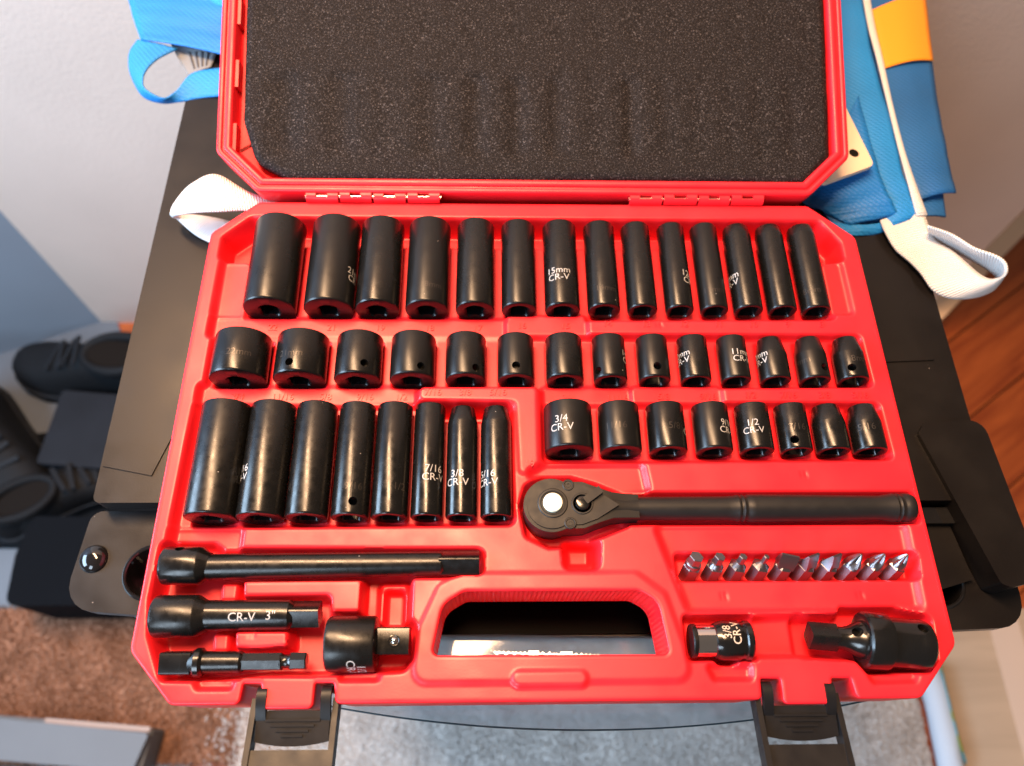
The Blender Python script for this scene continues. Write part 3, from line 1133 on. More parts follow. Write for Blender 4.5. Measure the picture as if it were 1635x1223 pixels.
# --- hinge knuckles
kn = [(-136.9, -116.8), (-116.8, -97.0), (-97.0, -76.8), (-76.8, -56.6), (56.0, 76.5), (76.5, 97.5), (97.5, 117.4), (117.4, 137.8)]
for i, (a, b) in enumerate(kn):
    L = b - a - 0.9
    bm = bmesh.new()
    prof_k = []
    N = 14
    R0 = 3.7
    dz = 0.5 if i % 2 else -0.1
    # a barrel with a slot on top: bars left and right, open middle
    def barrel(x0, x1, a0, a1):
        ring = []
        for x in (x0, x1):
            o_ = [bm.verts.new((x, R0 * math.sin(q), R0 * math.cos(q))) for q in np.linspace(a0, a1, N)]
            i_ = [bm.verts.new((x, (R0 - 1.5) * math.sin(q), (R0 - 1.5) * math.cos(q))) for q in np.linspace(a0, a1, N)]
            ring.append((o_, i_))
        (o0, i0), (o1, i1) = ring
        for k in range(N - 1):
            bm.faces.new((o0[k], o0[k + 1], o1[k + 1], o1[k]))
            bm.faces.new((i0[k], i1[k], i1[k + 1], i0[k + 1]))
            bm.faces.new((o0[k], i0[k], i0[k + 1], o0[k + 1]))
            bm.faces.new((o1[k], o1[k + 1], i1[k + 1], i1[k]))
        for k in (0, N - 1):
            bm.faces.new((o0[k], o1[k], i1[k], i0[k]) if k else (o0[k], i0[k], i1[k], o1[k]))
    barrel(0.45, 6.2, -2.4, 2.4)
    barrel(L - 6.2, L, -2.4, 2.4)
    barrel(6.2, L - 6.2, 0.62, 2.4)
    barrel(6.2, L - 6.2, -2.4, -0.62)
    k_ = bm_obj('hinge_knuckle', bm, RED, case, 0, loc=(a, 279.6 + CY, 1.6 + dz + CZ))
    lathe('hinge_pin', [(-0.2, 1.35), (b - a - 0.2, 1.35)], PINSTEEL, k_, 14, 'X', loc=(0, 0, 0.1 - dz))

# --- latches
for cx, sx in ((-113.8, 1), (112.3, -1)):
    la = empty('latch', (cx, 0 + CY, 0 + CZ), parent=case)
    # clip with curved lower lip, bridging below the tongue
    pts = [(-16.2, -2.6)] + [(x, -15.2 - 1.9 * (1 - (x / 16.0) ** 2)) for x in np.linspace(-16, 16, 15)] + [(16.2, -2.6)]
    clip = prism('clip', pts, -5.2, -2.0, BLACKP, la, 0.7, 2, rot=(R(4), 0, 0))
    for k in range(4):
        w = 12.0 - 2.4 * k
        bm = bmesh.new()
        add_box(bm, -w, w, -0.45, 0.45, 0, 0.9)
        bm_obj('grip_ridge', bm, BLACKP, clip, 0.3, 1, loc=(0, -6.6 - 2.1 * k, -2.2))
    for s in (-1, 1):
        # ear: an arched strip that comes up through the notch
        bm = bmesh.new()
        arc = [(-9, -4.2), (-4.5, -1.2), (0.5, 0.9), (5.2, 1.0), (7.6, -1.6), (8.0, -6), (7.9, -13)]
        arc = catmull(np.array(arc), 4)
        prev = None
        nrm = np.gradient(arc, axis=0)
        nrm = np.stack([-nrm[:, 1], nrm[:, 0]], 1)
        nrm /= np.linalg.norm(nrm, axis=1)[:, None]
        x0, x1 = (12.0, 16.4) if s > 0 else (-16.4, -12.0)
        for p, q in zip(arc, nrm):
            ring = [bm.verts.new((x0, p[0], p[1])), bm.verts.new((x1, p[0], p[1])), bm.verts.new((x1, p[0] - q[0] * 3.0, p[1] - q[1] * 3.0)), bm.verts.new((x0, p[0] - q[0] * 3.0, p[1] - q[1] * 3.0))]
            if prev:
                for k in range(4):
                    bm.faces.new((prev[k], prev[(k + 1) % 4], ring[(k + 1) % 4], ring[k]))
            else:
                bm.faces.new(ring[::-1])
            prev = ring
        bm.faces.new(prev)
        bm_obj('ear', bm, BLACKP, la, 0.5, 2)
    for s in (-1, 1):
        x0, x1 = (16.8, 19.3) if s > 0 else (-19.3, -16.8)
        bm = bmesh.new()
        add_box(bm, x0, x1, -62, 3.5, -5.5, 2.2)
        bm_obj('lever_arm', bm, BLACKP, la, 0.5, 2, loc=(0, -1, -5), rot=(R(-9), 0, 0))
    bm = bmesh.new()
    add_box(bm, -16.9, 16.9, -64, -17.6, -2.2, 1.0)
    bm_obj('lever_plate', bm, BLACKP, la, 0.6, 2, loc=(0, -1, -5), rot=(R(-9), 0, 0))


# ------------------------------------------------------------------ sockets
def socket(name, u, vn, r, L, m, label, group, tip=None, hole_at=None, hexed=True):
    t = empty(name, (u, vn, -r), label, 'socket', group)
    N = 48
    ang = np.linspace(0, 2 * np.pi, N, endpoint=False) + math.pi / N
    c, s = np.cos(ang), np.sin(ang)
    rc = min(6.5, r - 1.5)
    sq = 4.75
    k = np.minimum(sq / np.maximum(np.abs(c), 1e-6), sq / np.maximum(np.abs(s), 1e-6))
    k = np.minimum(k, min(6.0, rc - 0.1))
    rings = []

    def ring(rad, y):
        rings.append(np.stack([rad * c, np.full(N, y), rad * s + r], 1))
    ring(k, 11.0)
    ring(k, 0.9)
    ring(np.full(N, rc), 0.0)
    ring(np.full(N, r - 1.1), 0.0)
    ring(np.full(N, r - 0.45), 0.22)
    ring(np.full(N, r - 0.1), 0.65)
    ring(np.full(N, r), 1.2)
    if tip:
        ts, tr = tip
        ring(np.full(N, r), ts - 0.4)
        ring(np.full(N, r - 0.12), ts + 0.3)
        ring(np.full(N, tr), L - 0.5)
        re = tr
    else:
        ring(np.full(N, r), L - 0.9)
        re = r
    ring(np.full(N, re - 0.3), L - 0.12)
    ring(np.full(N, re - 0.9), L)
    ring(np.full(N, re * 0.76), L)
    ring(np.full(N, re * 0.72), L - 0.8)
    ring(np.full(N, re * 0.72), L - 9)
    V_ = np.concatenate(rings)
    F_ = []
    for a in range(len(rings) - 1):
        for i in range(N):
            j = (i + 1) % N
            F_.append((a * N + i, a * N + j, (a + 1) * N + j, (a + 1) * N + i))
    F_.append(tuple(range(N))[::-1])
    F_.append(tuple(range((len(rings) - 1) * N, len(rings) * N)))
    b = mesh('body', V_, F_, m, t)
    bm = bmesh.new()
    bm.from_mesh(b.data)
    bmesh.ops.recalc_face_normals(bm, faces=bm.faces)
    bm.to_mesh(b.data)
    bm.free()
    if hole_at:
        phi, y = hole_at
        ct = lathe('cutter', [(r - 5, 2.2), (r + 4, 2.2)], STEEL, None, 20, 'Z')
        ct.matrix_world = Matrix.Translation(Vector((u, vn + y, 0)) * S) @ Matrix.Rotation(phi, 4, 'Y')
        bpy.context.view_layer.update()
        bool_cut(b, [ct])
    else:
        sharp(b, 30)
    return t


def asn(x):
    return math.asin(max(-1, min(1, x)))


ordinal = ['first', 'second', 'third', 'fourth', 'fifth', 'sixth', 'seventh', 'eighth', 'ninth', 'tenth', 'eleventh', 'twelfth', 'thirteenth', 'fourteenth']

# row 1: text (string, phi deg) and stamped text (string, phi)
ink1 = {0: ('22mm\nCR-V', -92), 1: ('21mm\nCR-V', 78), 6: ('15mm\nCR-V', -14), 9: ('12mm\nCR-V', 62), 11: ('10mm\nCR-V', -84)}
stamp1 = {3: ('18mm', 14), 7: ('14mm', 6), 10: ('11mm', -6), 13: ('8mm', -25)}
note1 = {0: 'widest deep black socket, far left of the back row', 1: 'deep black socket with white print on its right side, second in back row',
         6: 'deep black socket printed 15mm CR-V in the back row', 9: 'deep black socket with white print cut off right, tenth in back row',
         11: 'deep black socket with white print at its left, twelfth in back row', 13: 'last deep black socket at the right end of the back row'}
for i, (u, r) in enumerate(ROW1):
    lab = note1.get(i, 'plain deep black socket, %s from the left in the back row' % ordinal[i])
    tip = (L1 - 6.0, r - 0.9) if i >= 11 else None
    t = socket('deep_socket', u, V1, r, L1, STEEL, lab, 'deep sockets in the back row', tip)
    if i in ink1:
        wrap_text('printed_size', ink1[i][0], 5.6, INK, t, r, R(ink1[i][1]), 19.5, centre=(0, 0, r), bold=0.0)
    if i in stamp1:
        wrap_text('stamped_size', stamp1[i][0], 5.0, STAMP, t, r, R(stamp1[i][1]), 10.5, centre=(0, 0, r), lift=0.03)

ink2 = {7: ('14mm\nCR-V', 80), 9: ('12mm\nCR-V', -68), 10: ('11mm\nCR-V', 22), 11: ('10mm\nCR-V', -76)}
stamp2 = {0: ('22mm', 12), 1: ('21mm', -12), 12: ('9mm', -60), 13: ('8mm', 18)}
holes2 = {1: (-131.6, 4.6), 2: (-91.8, 5.0), 3: (-62.3, 3.6), 4: (-33.6, 3.4), 5: (-13.6, 4.6), 7: (28.9, 3.6), 8: (61.5, 5.0), 11: (134.4, 4.6), 12: (152.0, 5.0), 13: (165.4, 4.7)}
for i, (u, r) in enumerate(ROW2):
    lab = {0: 'short wide black socket stamped 22mm, far left of the second row', 5: 'short black socket with a round hole in its middle, sixth in second row',
           6: 'plain short black socket without hole or print, seventh in second row', 10: 'short black socket printed 11mm CR-V in the second row',
           13: 'tapered short black socket with a hole, right end of second row'}.get(i)
    if not lab:
        lab = ('short black socket with a small round hole, %s in second row' if i in holes2 else 'short black socket with white print, %s in second row') % ordinal[i]
    ho = None
    if i in holes2:
        hu, hy = holes2[i]
        ho = (asn((hu - u) / r * 0.86), hy + 0.6)
    tip = (16.0, r - 1.9) if i >= 11 else None
    t = socket('short_socket', u, V2, r, L2, STEEL, lab, 'short sockets in the second row', tip, ho)
    if i in ink2:
        wrap_text('printed_size', ink2[i][0], 5.0, INK, t, r, R(ink2[i][1]), 12.6, centre=(0, 0, r), bold=0.0)
    if i in stamp2:
        wrap_text('stamped_size', stamp2[i][0], 5.2, STAMP, t, r, R(stamp2[i][1]), 10.5, centre=(0, 0, r), lift=0.03)

ink3 = {1: ('11/16\nCR-V', -62), 5: ('7/16\nCR-V', 26), 6: ('3/8\nCR-V', -16), 7: ('5/16\nCR-V', -38)}
stamp3 = {2: ('5/8', -62), 3: ('9/16', 14), 4: ('1/2', 34)}
for i, (u, r) in enumerate(ROW3):
    lab = {0: 'widest deep black socket at far left of the third row', 1: 'deep black socket with white print at its left edge, second in third row',
           3: 'deep black socket with a hole near its front end, third row', 5: 'deep black socket printed 7/16 CR-V in the third row',
           6: 'tapered deep black socket printed 3/8 CR-V in the third row', 7: 'tapered deep black socket printed 5/16 beside the red L-shaped block'}.get(
        i, 'plain deep black socket, %s from the left in the third row' % ordinal[i])
    tip = (50.0, r - 1.7) if i >= 6 else None
    ho = (R(16), 6.4) if i == 3 else None
    LL = L3 if i < 6 else L3 - 1.0
    t = socket('deep_socket', u, V3, r, LL, STEEL_OILY, lab, 'deep sockets in the third row', tip, ho)
    if i in ink3:
        wrap_text('printed_size', ink3[i][0], 5.4, INK, t, r, R(ink3[i][1]), 18.6 if i > 5 else 21.2, centre=(0, 0, r), bold=0.0)
    if i in stamp3:
        wrap_text('stamped_size', stamp3[i][0], 5.2, STAMP, t, r, R(stamp3[i][1]), 14.0, centre=(0, 0, r), lift=0.03)

ink4 = {0: ('3/4\nCR-V', -22), 2: ('5/8\nCR-V', 80), 3: ('9/16\nCR-V', 42), 4: ('1/2\nCR-V', -20), 5: ('7/16\nCR-V', 92)}
stamp4 = {1: ('11/16', -18), 2: ('5/8', 14), 5: ('7/16', -4), 7: ('5/16', -22)}
for i, (u, r) in enumerate(ROW4):
    lab = {0: 'short black socket printed 3/4 CR-V above the ratchet head', 1: 'short black socket stamped 11/16 beside the one printed 3/4',
           2: 'short black socket stamped 5/8, third in the fourth row', 3: 'short black socket with its white 9/16 print cut off at right, fourth row',
           4: 'short black socket with a full white 1/2 CR-V print left of the holed one', 5: 'short black socket with a round hole in the fourth row',
           6: 'tapered short black socket without print, seventh in the fourth row', 7: 'tapered short black socket at the right end of the fourth row'}[i]
    tip = (16.0, r - 1.8) if i >= 6 else None
    ho = (R(-22), 4.6) if i == 5 else None
    t = socket('short_socket', u, V4, r, L4, STEEL_OILY if i > 3 else STEEL, lab, 'short sockets in the fourth row', tip, ho)
    if i in ink4:
        wrap_text('printed_size', ink4[i][0], 5.6 if i < 2 else 5.0, INK, t, r, R(ink4[i][1]), 11.6 if i else 12.2, centre=(0, 0, r), bold=0.0)
    if i in stamp4:
        wrap_text('stamped_size', stamp4[i][0], 5.2, STAMP, t, r, R(stamp4[i][1]), 11.5, centre=(0, 0, r), lift=0.03)

# ------------------------------------------------------------------ ratchet
rt = empty('ratchet_wrench', (90, 88.2, -8), 'black ratchet wrench with a round ivory button on its head', 'ratchet')


def rl(x, y, z=0):
    return (x - 90, y - 88.2, z + 8)


hc = (2.8, 88.2)
arc = [(hc[0] + 13.6 * math.cos(q), hc[1] + 13.4 * math.sin(q)) for q in np.linspace(R(62), R(298), 30)]
ol = arc + [(18.5, 76.7), (26, 79.6), (33, 81.9), (40, 82.3), (46, 82.4), (46, 94.2), (40, 94.3), (33, 94.8), (26, 97.0), (18.5, 99.9)]
bm = bmesh.new()
tp_ = lambda x: max(0.0, min(1.0, (x - 24) / 20)) ** 1.3
bot_ = [bm.verts.new((x - 90, y - 88.2, 0.5 + 2.6 * tp_(x))) for x, y in ol]
top_ = [bm.verts.new((x - 90, y - 88.2, 15.2 - 2.2 * tp_(x))) for x, y in ol]
n_o = len(ol)
bmesh.ops.triangulate(bm, faces=[bm.faces.new(top_), bm.faces.new(bot_[::-1])])
for i in range(n_o):
    bm.faces.new((bot_[i], bot_[(i + 1) % n_o], top_[(i + 1) % n_o], top_[i]))
bm_obj('head', bm, RATCHET, rt, 1.1, 3, ang=40)
cov = [(hc[0] + 12.0 * math.cos(q), hc[1] + 11.8 * math.sin(q)) for q in np.linspace(R(60), R(300), 30)] + [(17.5, 78.4), (25, 81.2), (35.8, 88.0), (25, 95.4), (17.5, 98.2)]
prism('cover_plate', [(x - 90, y - 88.2) for x, y in cov], 14.6, 16.1, RATCHET, rt, 0.35, 2)
lathe('button_ring', [(-1, 7.4), (0.15, 7.4), (0.45, 7.0), (0.5, 6.2), (0.2, 5.6), (-1, 5.5)], RATCHET, rt, 40, 'Z', False, loc=rl(3.4, 88.9, 8.15))
lathe('button', [(-1, 4.7), (1.5, 4.7), (1.9, 4.5), (2.05, 4.1), (2.1, 0.2)], IVORY, rt, 36, 'Z', loc=rl(3.4, 88.9, 8.1))
for x, y in ((11.3, 98.0), (11.6, 78.9)):
    sc = lathe('screw', [(-1, 2.9), (0.1, 2.9), (0.35, 2.6), (0.35, 2.2), (-0.1, 1.9), (-0.1, 1.35), (0.15, 1.25), (0.15, 0.75), (-0.6, 0.6), (-0.6, 0.05)], RATCHET, rt, 24, 'Z', loc=rl(x, y, 8.15))
lathe('lever_seat', [(-1, 5.4), (0.25, 5.4), (0.5, 5.1), (0.5, 4.6), (0.0, 4.3), (0.0, 0.1)], RATCHET, rt, 32, 'Z', loc=rl(17.8, 88.6, 8.1))
lv_ = lathe('reverse_lever', [(-0.6, 3.5), (1.5, 3.5), (2.0, 3.1), (2.2, 2.5), (2.2, 0.1)], STEEL_GLOSS, rt, 28, 'Z', loc=rl(17.8, 88.6, 8.1))
bm = bmesh.new()
add_box(bm, 1.5, 11.4, -1.9, 1.9, 0.2, 2.4)
bm_obj('lever_arm', bm, RATCHET, lv_, 0.6, 2, rot=(0, 0, R(36)))
lathe('handle', [(-50, 5.6), (-42, 5.75), (-20, 5.8), (0, 5.9), (4.6, 6.2), (5.4, 6.5), (6.2, 6.6), (7.0, 6.1), (7.6, 6.2), (8.4, 6.7), (9.6, 6.2), (10.4, 6.2), (11.2, 6.7), (14, 6.8), (40, 6.55), (70, 6.1), (77, 6.0), (82, 6.7), (84.6, 7.1), (85.2, 6.6), (86.0, 6.6), (86.7, 7.1), (88.2, 6.6), (89, 6.6), (89.7, 7.1), (92.5, 7.0), (94.3, 6.2), (95, 5.0)],
      RATCHET, rt, 40, 'X', loc=(0, 0.2, 8), ang=40)
lathe('neck', [(-62, 7.2), (-56, 6.9), (-50, 6.0), (-44, 5.75)], RATCHET, rt, 40, 'X', loc=(0, 0.2, 8), ang=40)


# ------------------------------------------------------------------ long tools
def square(name, x0, x1, half, m, parent, roll=0.0, rad=1.2, bevel=0.6, loc=(0, 0, 0)):
    bm = bmesh.new()
    pts = round_poly([(-half, -half), (half, -half), (half, half), (-half, half)], rad, 3)
    a = [bm.verts.new((x0, p[0], p[1])) for p in pts]
    b = [bm.verts.new((x1, p[0], p[1])) for p in pts]
    n = len(pts)
    bm.faces.new(a)
    bm.faces.new(b[::-1])
    for i in range(n):
        bm.faces.new((a[i], b[i], b[(i + 1) % n], a[(i + 1) % n]))
    return bm_obj(name, bm, m, parent, bevel, 2, loc=loc, rot=(roll, 0, 0), ang=28)


def hexbar(name, x0, x1, r, m, parent, loc=(0, 0, 0), ch=0.5, roll=0.0):
    bm = bmesh.new()
    rings = []
    for x, rr in ((x0, r - ch), (x0 + ch, r), (x1 - ch, r), (x1, r - ch)):
        rings.append([bm.verts.new((x, rr * math.cos(R(60 * k + 30)), rr * math.sin(R(60 * k + 30)))) for k in range(6)])
    bm.faces.new(rings[0][::-1])
    bm.faces.new(rings[-1])
    for a, b in zip(rings, rings[1:]):
        for k in range(6):
            bm.faces.new((a[k], a[(k + 1) % 6], b[(k + 1) % 6], b[k]))
    return bm_obj(name, bm, m, parent, 0, loc=loc, rot=(roll, 0, 0), ang=20)


e6 = empty('extension_bar', (-106.8, 61.2, -9), 'long black extension bar lying below the third row of sockets', 'extension bar')
h6 = lathe('socket_end', [(-74.6, 5.5), (-74.6, 8.0), (-74.0, 8.6), (-72.8, 8.9), (-57.6, 8.8), (-56.8, 8.6), (-54.0, 6.6), (-52.6, 6.05)], STEEL_OILY, e6, 44, 'X', loc=(0, 0, 9))
ct = lathe('cutter', [(0, 2.1), (14, 2.1)], STEEL, None, 18, 'Z')
ct.matrix_world = Matrix.Translation(Vector((-106.8 - 66.5, 61.2, 0)) * S) @ Matrix.Rotation(R(-52), 4, 'X')
bool_cut(h6, [ct])
lathe('shaft', [(-53.5, 6.05), (-20, 5.9), (54, 5.6), (56.5, 5.5), (57.6, 4.7)], STEEL_OILY, e6, 36, 'X', loc=(0, 0, 9), rot=(0, 0, R(0.6)))
square('drive_square', 55.5, 74.6, 4.6, STEEL_OILY, e6, R(40), loc=(0, 0.9, 9))
e3 = empty('extension_bar', (-143, 38.1, -9.5), 'short black extension bar printed CR-V 3 inch', 'extension bar')
lathe('socket_end', [(-38.2, 5.6), (-38.2, 8.6), (-37.6, 9.2), (-36.4, 9.5), (-19.0, 9.4), (-18.2, 9.1), (-15.4, 7.4), (-14.0, 6.9)], STEEL_OILY, e3, 44, 'X', loc=(0, 0, 9.5))
lathe('shaft', [(-15, 6.9), (20.5, 6.75), (23.5, 6.6), (25.5, 5.2)], STEEL_OILY, e3, 36, 'X', loc=(0, 0.2, 9.5))
square('drive_square', 22.5, 37.4, 4.75, STEEL_OILY, e3, R(38), loc=(0, 0.4, 9.5))
wrap_text('printed_size', 'CR-V', 5.6, INK, e3, 6.82, R(17), 3.2, 'X', centre=(0, 0.2, 9.5), bold=0.0)
wrap_text('printed_size', '3"', 5.6, INK, e3, 6.78, R(12), 16.2, 'X', centre=(0, 0.2, 9.5), bold=0.0)
ha = empty('hex_shank_adapter', (-142, 17.7, -6.5), 'black square-to-hex bit adapter lying in the front left corner', 'adapter')
square('drive_square', -32, -18.5, 4.7, STEEL, ha, R(12), loc=(0, 0, 6.5))
lathe('collar', [(-20.5, 4.2), (-18.8, 5.2), (-16.8, 6.4), (-14.6, 6.4), (-13.4, 5.2)], STEEL_GLOSS, ha, 36, 'X', loc=(0, 0, 6.5))
lathe('shaft', [(-14, 4.9), (2.8, 4.7), (3.8, 4.1)], STEEL_OILY, ha, 32, 'X', loc=(0, 0.1, 6.5))
hexbar('hex_shank', 3.0, 21.5, 4.0, STEEL_OILY, ha, loc=(0, 0.2, 6.5))
lathe('groove', [(20.5, 3.7), (22.0, 2.9), (24.0, 2.9), (25.4, 3.7)], STEEL_GLOSS, ha, 24, 'X', loc=(0, 0.3, 6.5))
hexbar('hex_tip', 24.8, 32.4, 3.9, STEEL_OILY, ha, loc=(0, 0.4, 6.5))
hf = empty('drive_adapter', (-82, 25.3, -12.3), 'stout black drive adapter with a steel ball on its square end', 'adapter')
lathe('socket_end', [(-18.8, 7), (-18.8, 11.4), (-18.0, 12.1), (-16.8, 12.3), (2.4, 12.3), (3.2, 11.9), (3.6, 11.0), (4.4, 7.0)], STEEL_OILY, hf, 48, 'X', loc=(0, 0, 12.3))
dsq = square('drive_square', 3.5, 18.4, 6.0, STEEL_OILY, hf, R(5), loc=(0, 1.0, 12.3))
lathe('detent_ring', [(-0.4, 2.7), (0.15, 2.7), (0.25, 2.3), (0.0, 1.8), (-0.4, 1.8)], STEEL_GLOSS, hf, 24, 'Z', False, loc=(11.8, 0.5, 18.3))
lathe('detent_ball', [(-0.8, 1.75), (0.1, 1.7), (0.7, 1.2), (0.95, 0.5), (1.0, 0.05)], CHROME, hf, 20, 'Z', loc=(11.8, 0.5, 18.25), ang=60)
wrap_text('printed_size', '1/2\nCR-V', 5.6, INK, hf, 12.3, R(70), -4.6, 'X', centre=(0, 0, 12.3), turn=R(-90), bold=0.0)
bh = empty('bit_holder', (79.5, 25.4, -8.9), 'small black bit holder with a chrome band printed 3/8 CR-V', 'bit holder')
lathe('rim', [(-14, 3.6), (-14, 7.2), (-13.4, 7.6), (-12.0, 7.6), (-11.6, 7.2)], STEEL, bh, 40, 'X', loc=(0, 0, 8.9))
lathe('chrome_band', [(-12.2, 7.15), (-3.2, 7.15)], CHROME, bh, 40, 'X', loc=(0, 0, 8.9))
lathe('sleeve', [(-3.6, 6.9), (-3.0, 7.7), (-1.4, 8.3), (0.2, 8.8), (8.0, 8.9), (9.0, 8.4), (10.4, 8.3), (11.0, 8.8), (13.0, 8.8), (13.8, 8.2), (14.0, 6)], STEEL_GLOSS, bh, 44, 'X', loc=(0, 0, 8.9))
wrap_text('printed_size', '3/8\nCR-V', 5.2, mat('gold_ink', (0.62, 0.50, 0.40), 0.5), bh, 8.85, R(-20), 3.6, 'X', centre=(0, 0, 8.9), turn=R(90), bold=0.0)
uj = empty('universal_joint', (150, 25.0, -12.8), 'glossy black universal joint in the front right corner of the case', 'universal joint', rot=(0, 0, R(-5)))
square('drive_square', -29, -16, 4.75, STEEL_OILY, uj, R(52), loc=(0, 0, 12.8))
yb_ = lathe('yoke_ball', [(-16.6, 5.0), (-13.5, 5.1), (-11, 5.7), (-8.5, 7.0), (-6, 8.2), (-3.5, 8.7), (0, 8.3), (3, 6.5)], STEEL_GLOSS, uj, 44, 'X', loc=(0, 0, 12.8), ang=60)
cl_ = lathe('collar', [(-4.6, 8.9), (-5.0, 9.8), (-4.8, 11.9), (-3.9, 12.7), (-2.6, 12.9), (5.6, 12.9), (6.6, 12.5), (7.2, 11.2), (18.4, 11.0), (19.6, 11.2), (22.5, 11.2), (25.2, 10.6), (26.4, 9.4), (26.6, 6)], STEEL_GLOSS, uj, 52, 'X', loc=(0, 0, 12.8), ang=32)
bpy.context.view_layer.update()
for tgt, x, ph, r_, rr in ((yb_, -8.6, 20, 7.2, 2.3), (cl_, 20.4, 32, 11.2, 2.4)):
    ct = lathe('cutter', [(-3.5, rr), (5, rr)], STEEL, None, 22, 'Z')
    ct.matrix_world = uj.matrix_world @ Matrix.Translation(Vector((x, math.sin(R(ph)) * r_, 12.8 + math.cos(R(ph)) * r_)) * S) @ Matrix.Rotation(R(-ph), 4, 'X')
    bool_cut(tgt, [ct])

# ------------------------------------------------------------------ screwdriver bits
bit_labels = ['large hex key bit at the left end of the bit row', 'medium hex key bit, second in the bit row', 'small hex key bit, third in the bit row', 'smallest hex key bit with a thin tip, fourth in the bit row',
              'widest flat slotted bit, fifth in the bit row', 'slotted bit, sixth in the bit row', 'narrow slotted bit, seventh in the bit row',
              'blunt cross-head bit, eighth in the bit row', 'cross-head bit, ninth in the bit row', 'sharp cross-head bit at the right end of the bit row']
for i in range(10):
    u0 = 69.6 + 11.05 * i
    b = empty('screwdriver_bit', (u0, 56.0, -13), bit_labels[i], 'bit', 'screwdriver bits in the trench')
    # local Z runs up the bit; leaned back and to the right
    b.rotation_euler = (R(-27), R(7 + i * 1.1), R(-6))
    b.scale = (1.16, 1.16, 1.12)
    hx = hexbar('shank', 0, 10.5, 3.9, BITSTEEL, b, ch=0.9)
    hx.rotation_euler = (0, R(-90), 0)
    if i < 4:
        rr = (3.0, 2.35, 1.8, 1.25)[i]
        lathe('shoulder', [(9.8, 3.3), (11.6, rr + 0.25), (12.0, rr)], BITSTEEL, b, 24, 'Z')
        tp = hexbar('tip', 11.4, 16.0, rr, BITSTEEL, b, ch=0.25)
        tp.rotation_euler = (0, R(-90), 0)
    elif i < 7:
        w = (3.9, 3.3, 2.8)[i - 4]
        bm = bmesh.new()
        lo_ = [bm.verts.new(p) for p in ((-3.3, -2.6, 9.8), (3.3, -2.6, 9.8), (3.3, 2.6, 9.8), (-3.3, 2.6, 9.8))]
        md_ = [bm.verts.new(p) for p in ((-w, -1.6, 13.2), (w, -1.6, 13.2), (w, 1.6, 13.2), (-w, 1.6, 13.2))]
        hi_ = [bm.verts.new(p) for p in ((-w, -0.45, 16.6), (w, -0.45, 16.6), (w, 0.45, 16.6), (-w, 0.45, 16.6))]
        for a_, b_ in ((lo_, md_), (md_, hi_)):
            for k in range(4):
                bm.faces.new((a_[k], a_[(k + 1) % 4], b_[(k + 1) % 4], b_[k]))
        bm.faces.new(hi_)
        bm.faces.new(lo_[::-1])
        bm_obj('blade', bm, BITSTEEL, b, 0.15, 1, rot=(0, 0, R((-4, 28, 28)[i - 4])), ang=20)
    else:
        # four-fluted cone
        bm = bmesh.new()
        n = 32
        rings = []
        for z, ro, dp in ((9.6, 3.4, 0.0), (11.0, 3.3, 0.1), (13.0, 2.7, 0.45), (15.2, 1.7, 0.55), (16.8, 0.8, 0.45), (17.3, 0.25, 0.0)):
            ro *= (1.1, 1.0, 0.95)[i - 7]
            rings.append([bm.verts.new(((ro * (1 - dp * max(0, math.sin(2 * q)) ** 2 - dp * max(0, -math.sin(2 * q)) ** 2)) * math.cos(q), (ro * (1 - dp * abs(math.sin(2 * q)) ** 2)) * math.sin(q), z)) for q in np.linspace(0, 2 * np.pi, n, endpoint=False)])
        for a_, b_ in zip(rings, rings[1:]):
            for k in range(n):
                bm.faces.new((a_[k], a_[(k + 1) % n], b_[(k + 1) % n], b_[k]))
        bm.faces.new(rings[-1])
        bm.faces.new(rings[0][::-1])
        bm_obj('cross_tip', bm, BITSTEEL, b, 0, rot=(0, 0, R(20 + 12 * i)), ang=25)

# ------------------------------------------------------------------ bags, straps and card round the case
def at(o, loc):
    """move a mesh built in world millimetres so that its origin sits at loc"""
    d = Vector(loc) * S
    o.data.transform(Matrix.Translation(-d))
    o.location = d
    return o


sl = ribbon('white_strap', [(-155.4, 285.2, -12.0), (-175.2, 289.3, -6.0), (-194.7, 299.6, -3.0), (-209.5, 293.4, -5.0), (-219.9, 286.1, -12.0), (-226.1, 285.3, -22.0), (-224.8, 285.6, -30.0), (-212.8, 276.1, -33.0), (-197.0, 267.6, -33.0)],
            [(-155.2, 275.5, -16.0), (-172.1, 276.2, -8.0), (-189.9, 274.0, -6.0), (-205.5, 274.5, -8.0), (-217.9, 277.2, -14.0), (-224.1, 283.2, -23.0), (-220.1, 290.4, -30.0), (-203.2, 289.9, -33.0), (-184.4, 284.1, -33.0)], 1.4, WHITE_WEB, sag=1.0)
at(sl, (-190, 282, TZ))
tag(sl, 'white woven strap folded in a loop left of the hinge', 'strap')

bag = empty('blue_bag', (240, 380, TZ), 'blue fabric bag with an orange patch and white piping, right of lid', 'bag')


def bagpart(name, A, B, m, th=0.9, wob=0.0, sag=0.0, across=10, n=8):
    o = ribbon(name, A, B, th, m, None, n=n, across=across, wob=wob, sag=sag)
    at(o, (240, 380, TZ))
    o.location = (0, 0, 0)
    o.parent = bag
    return o


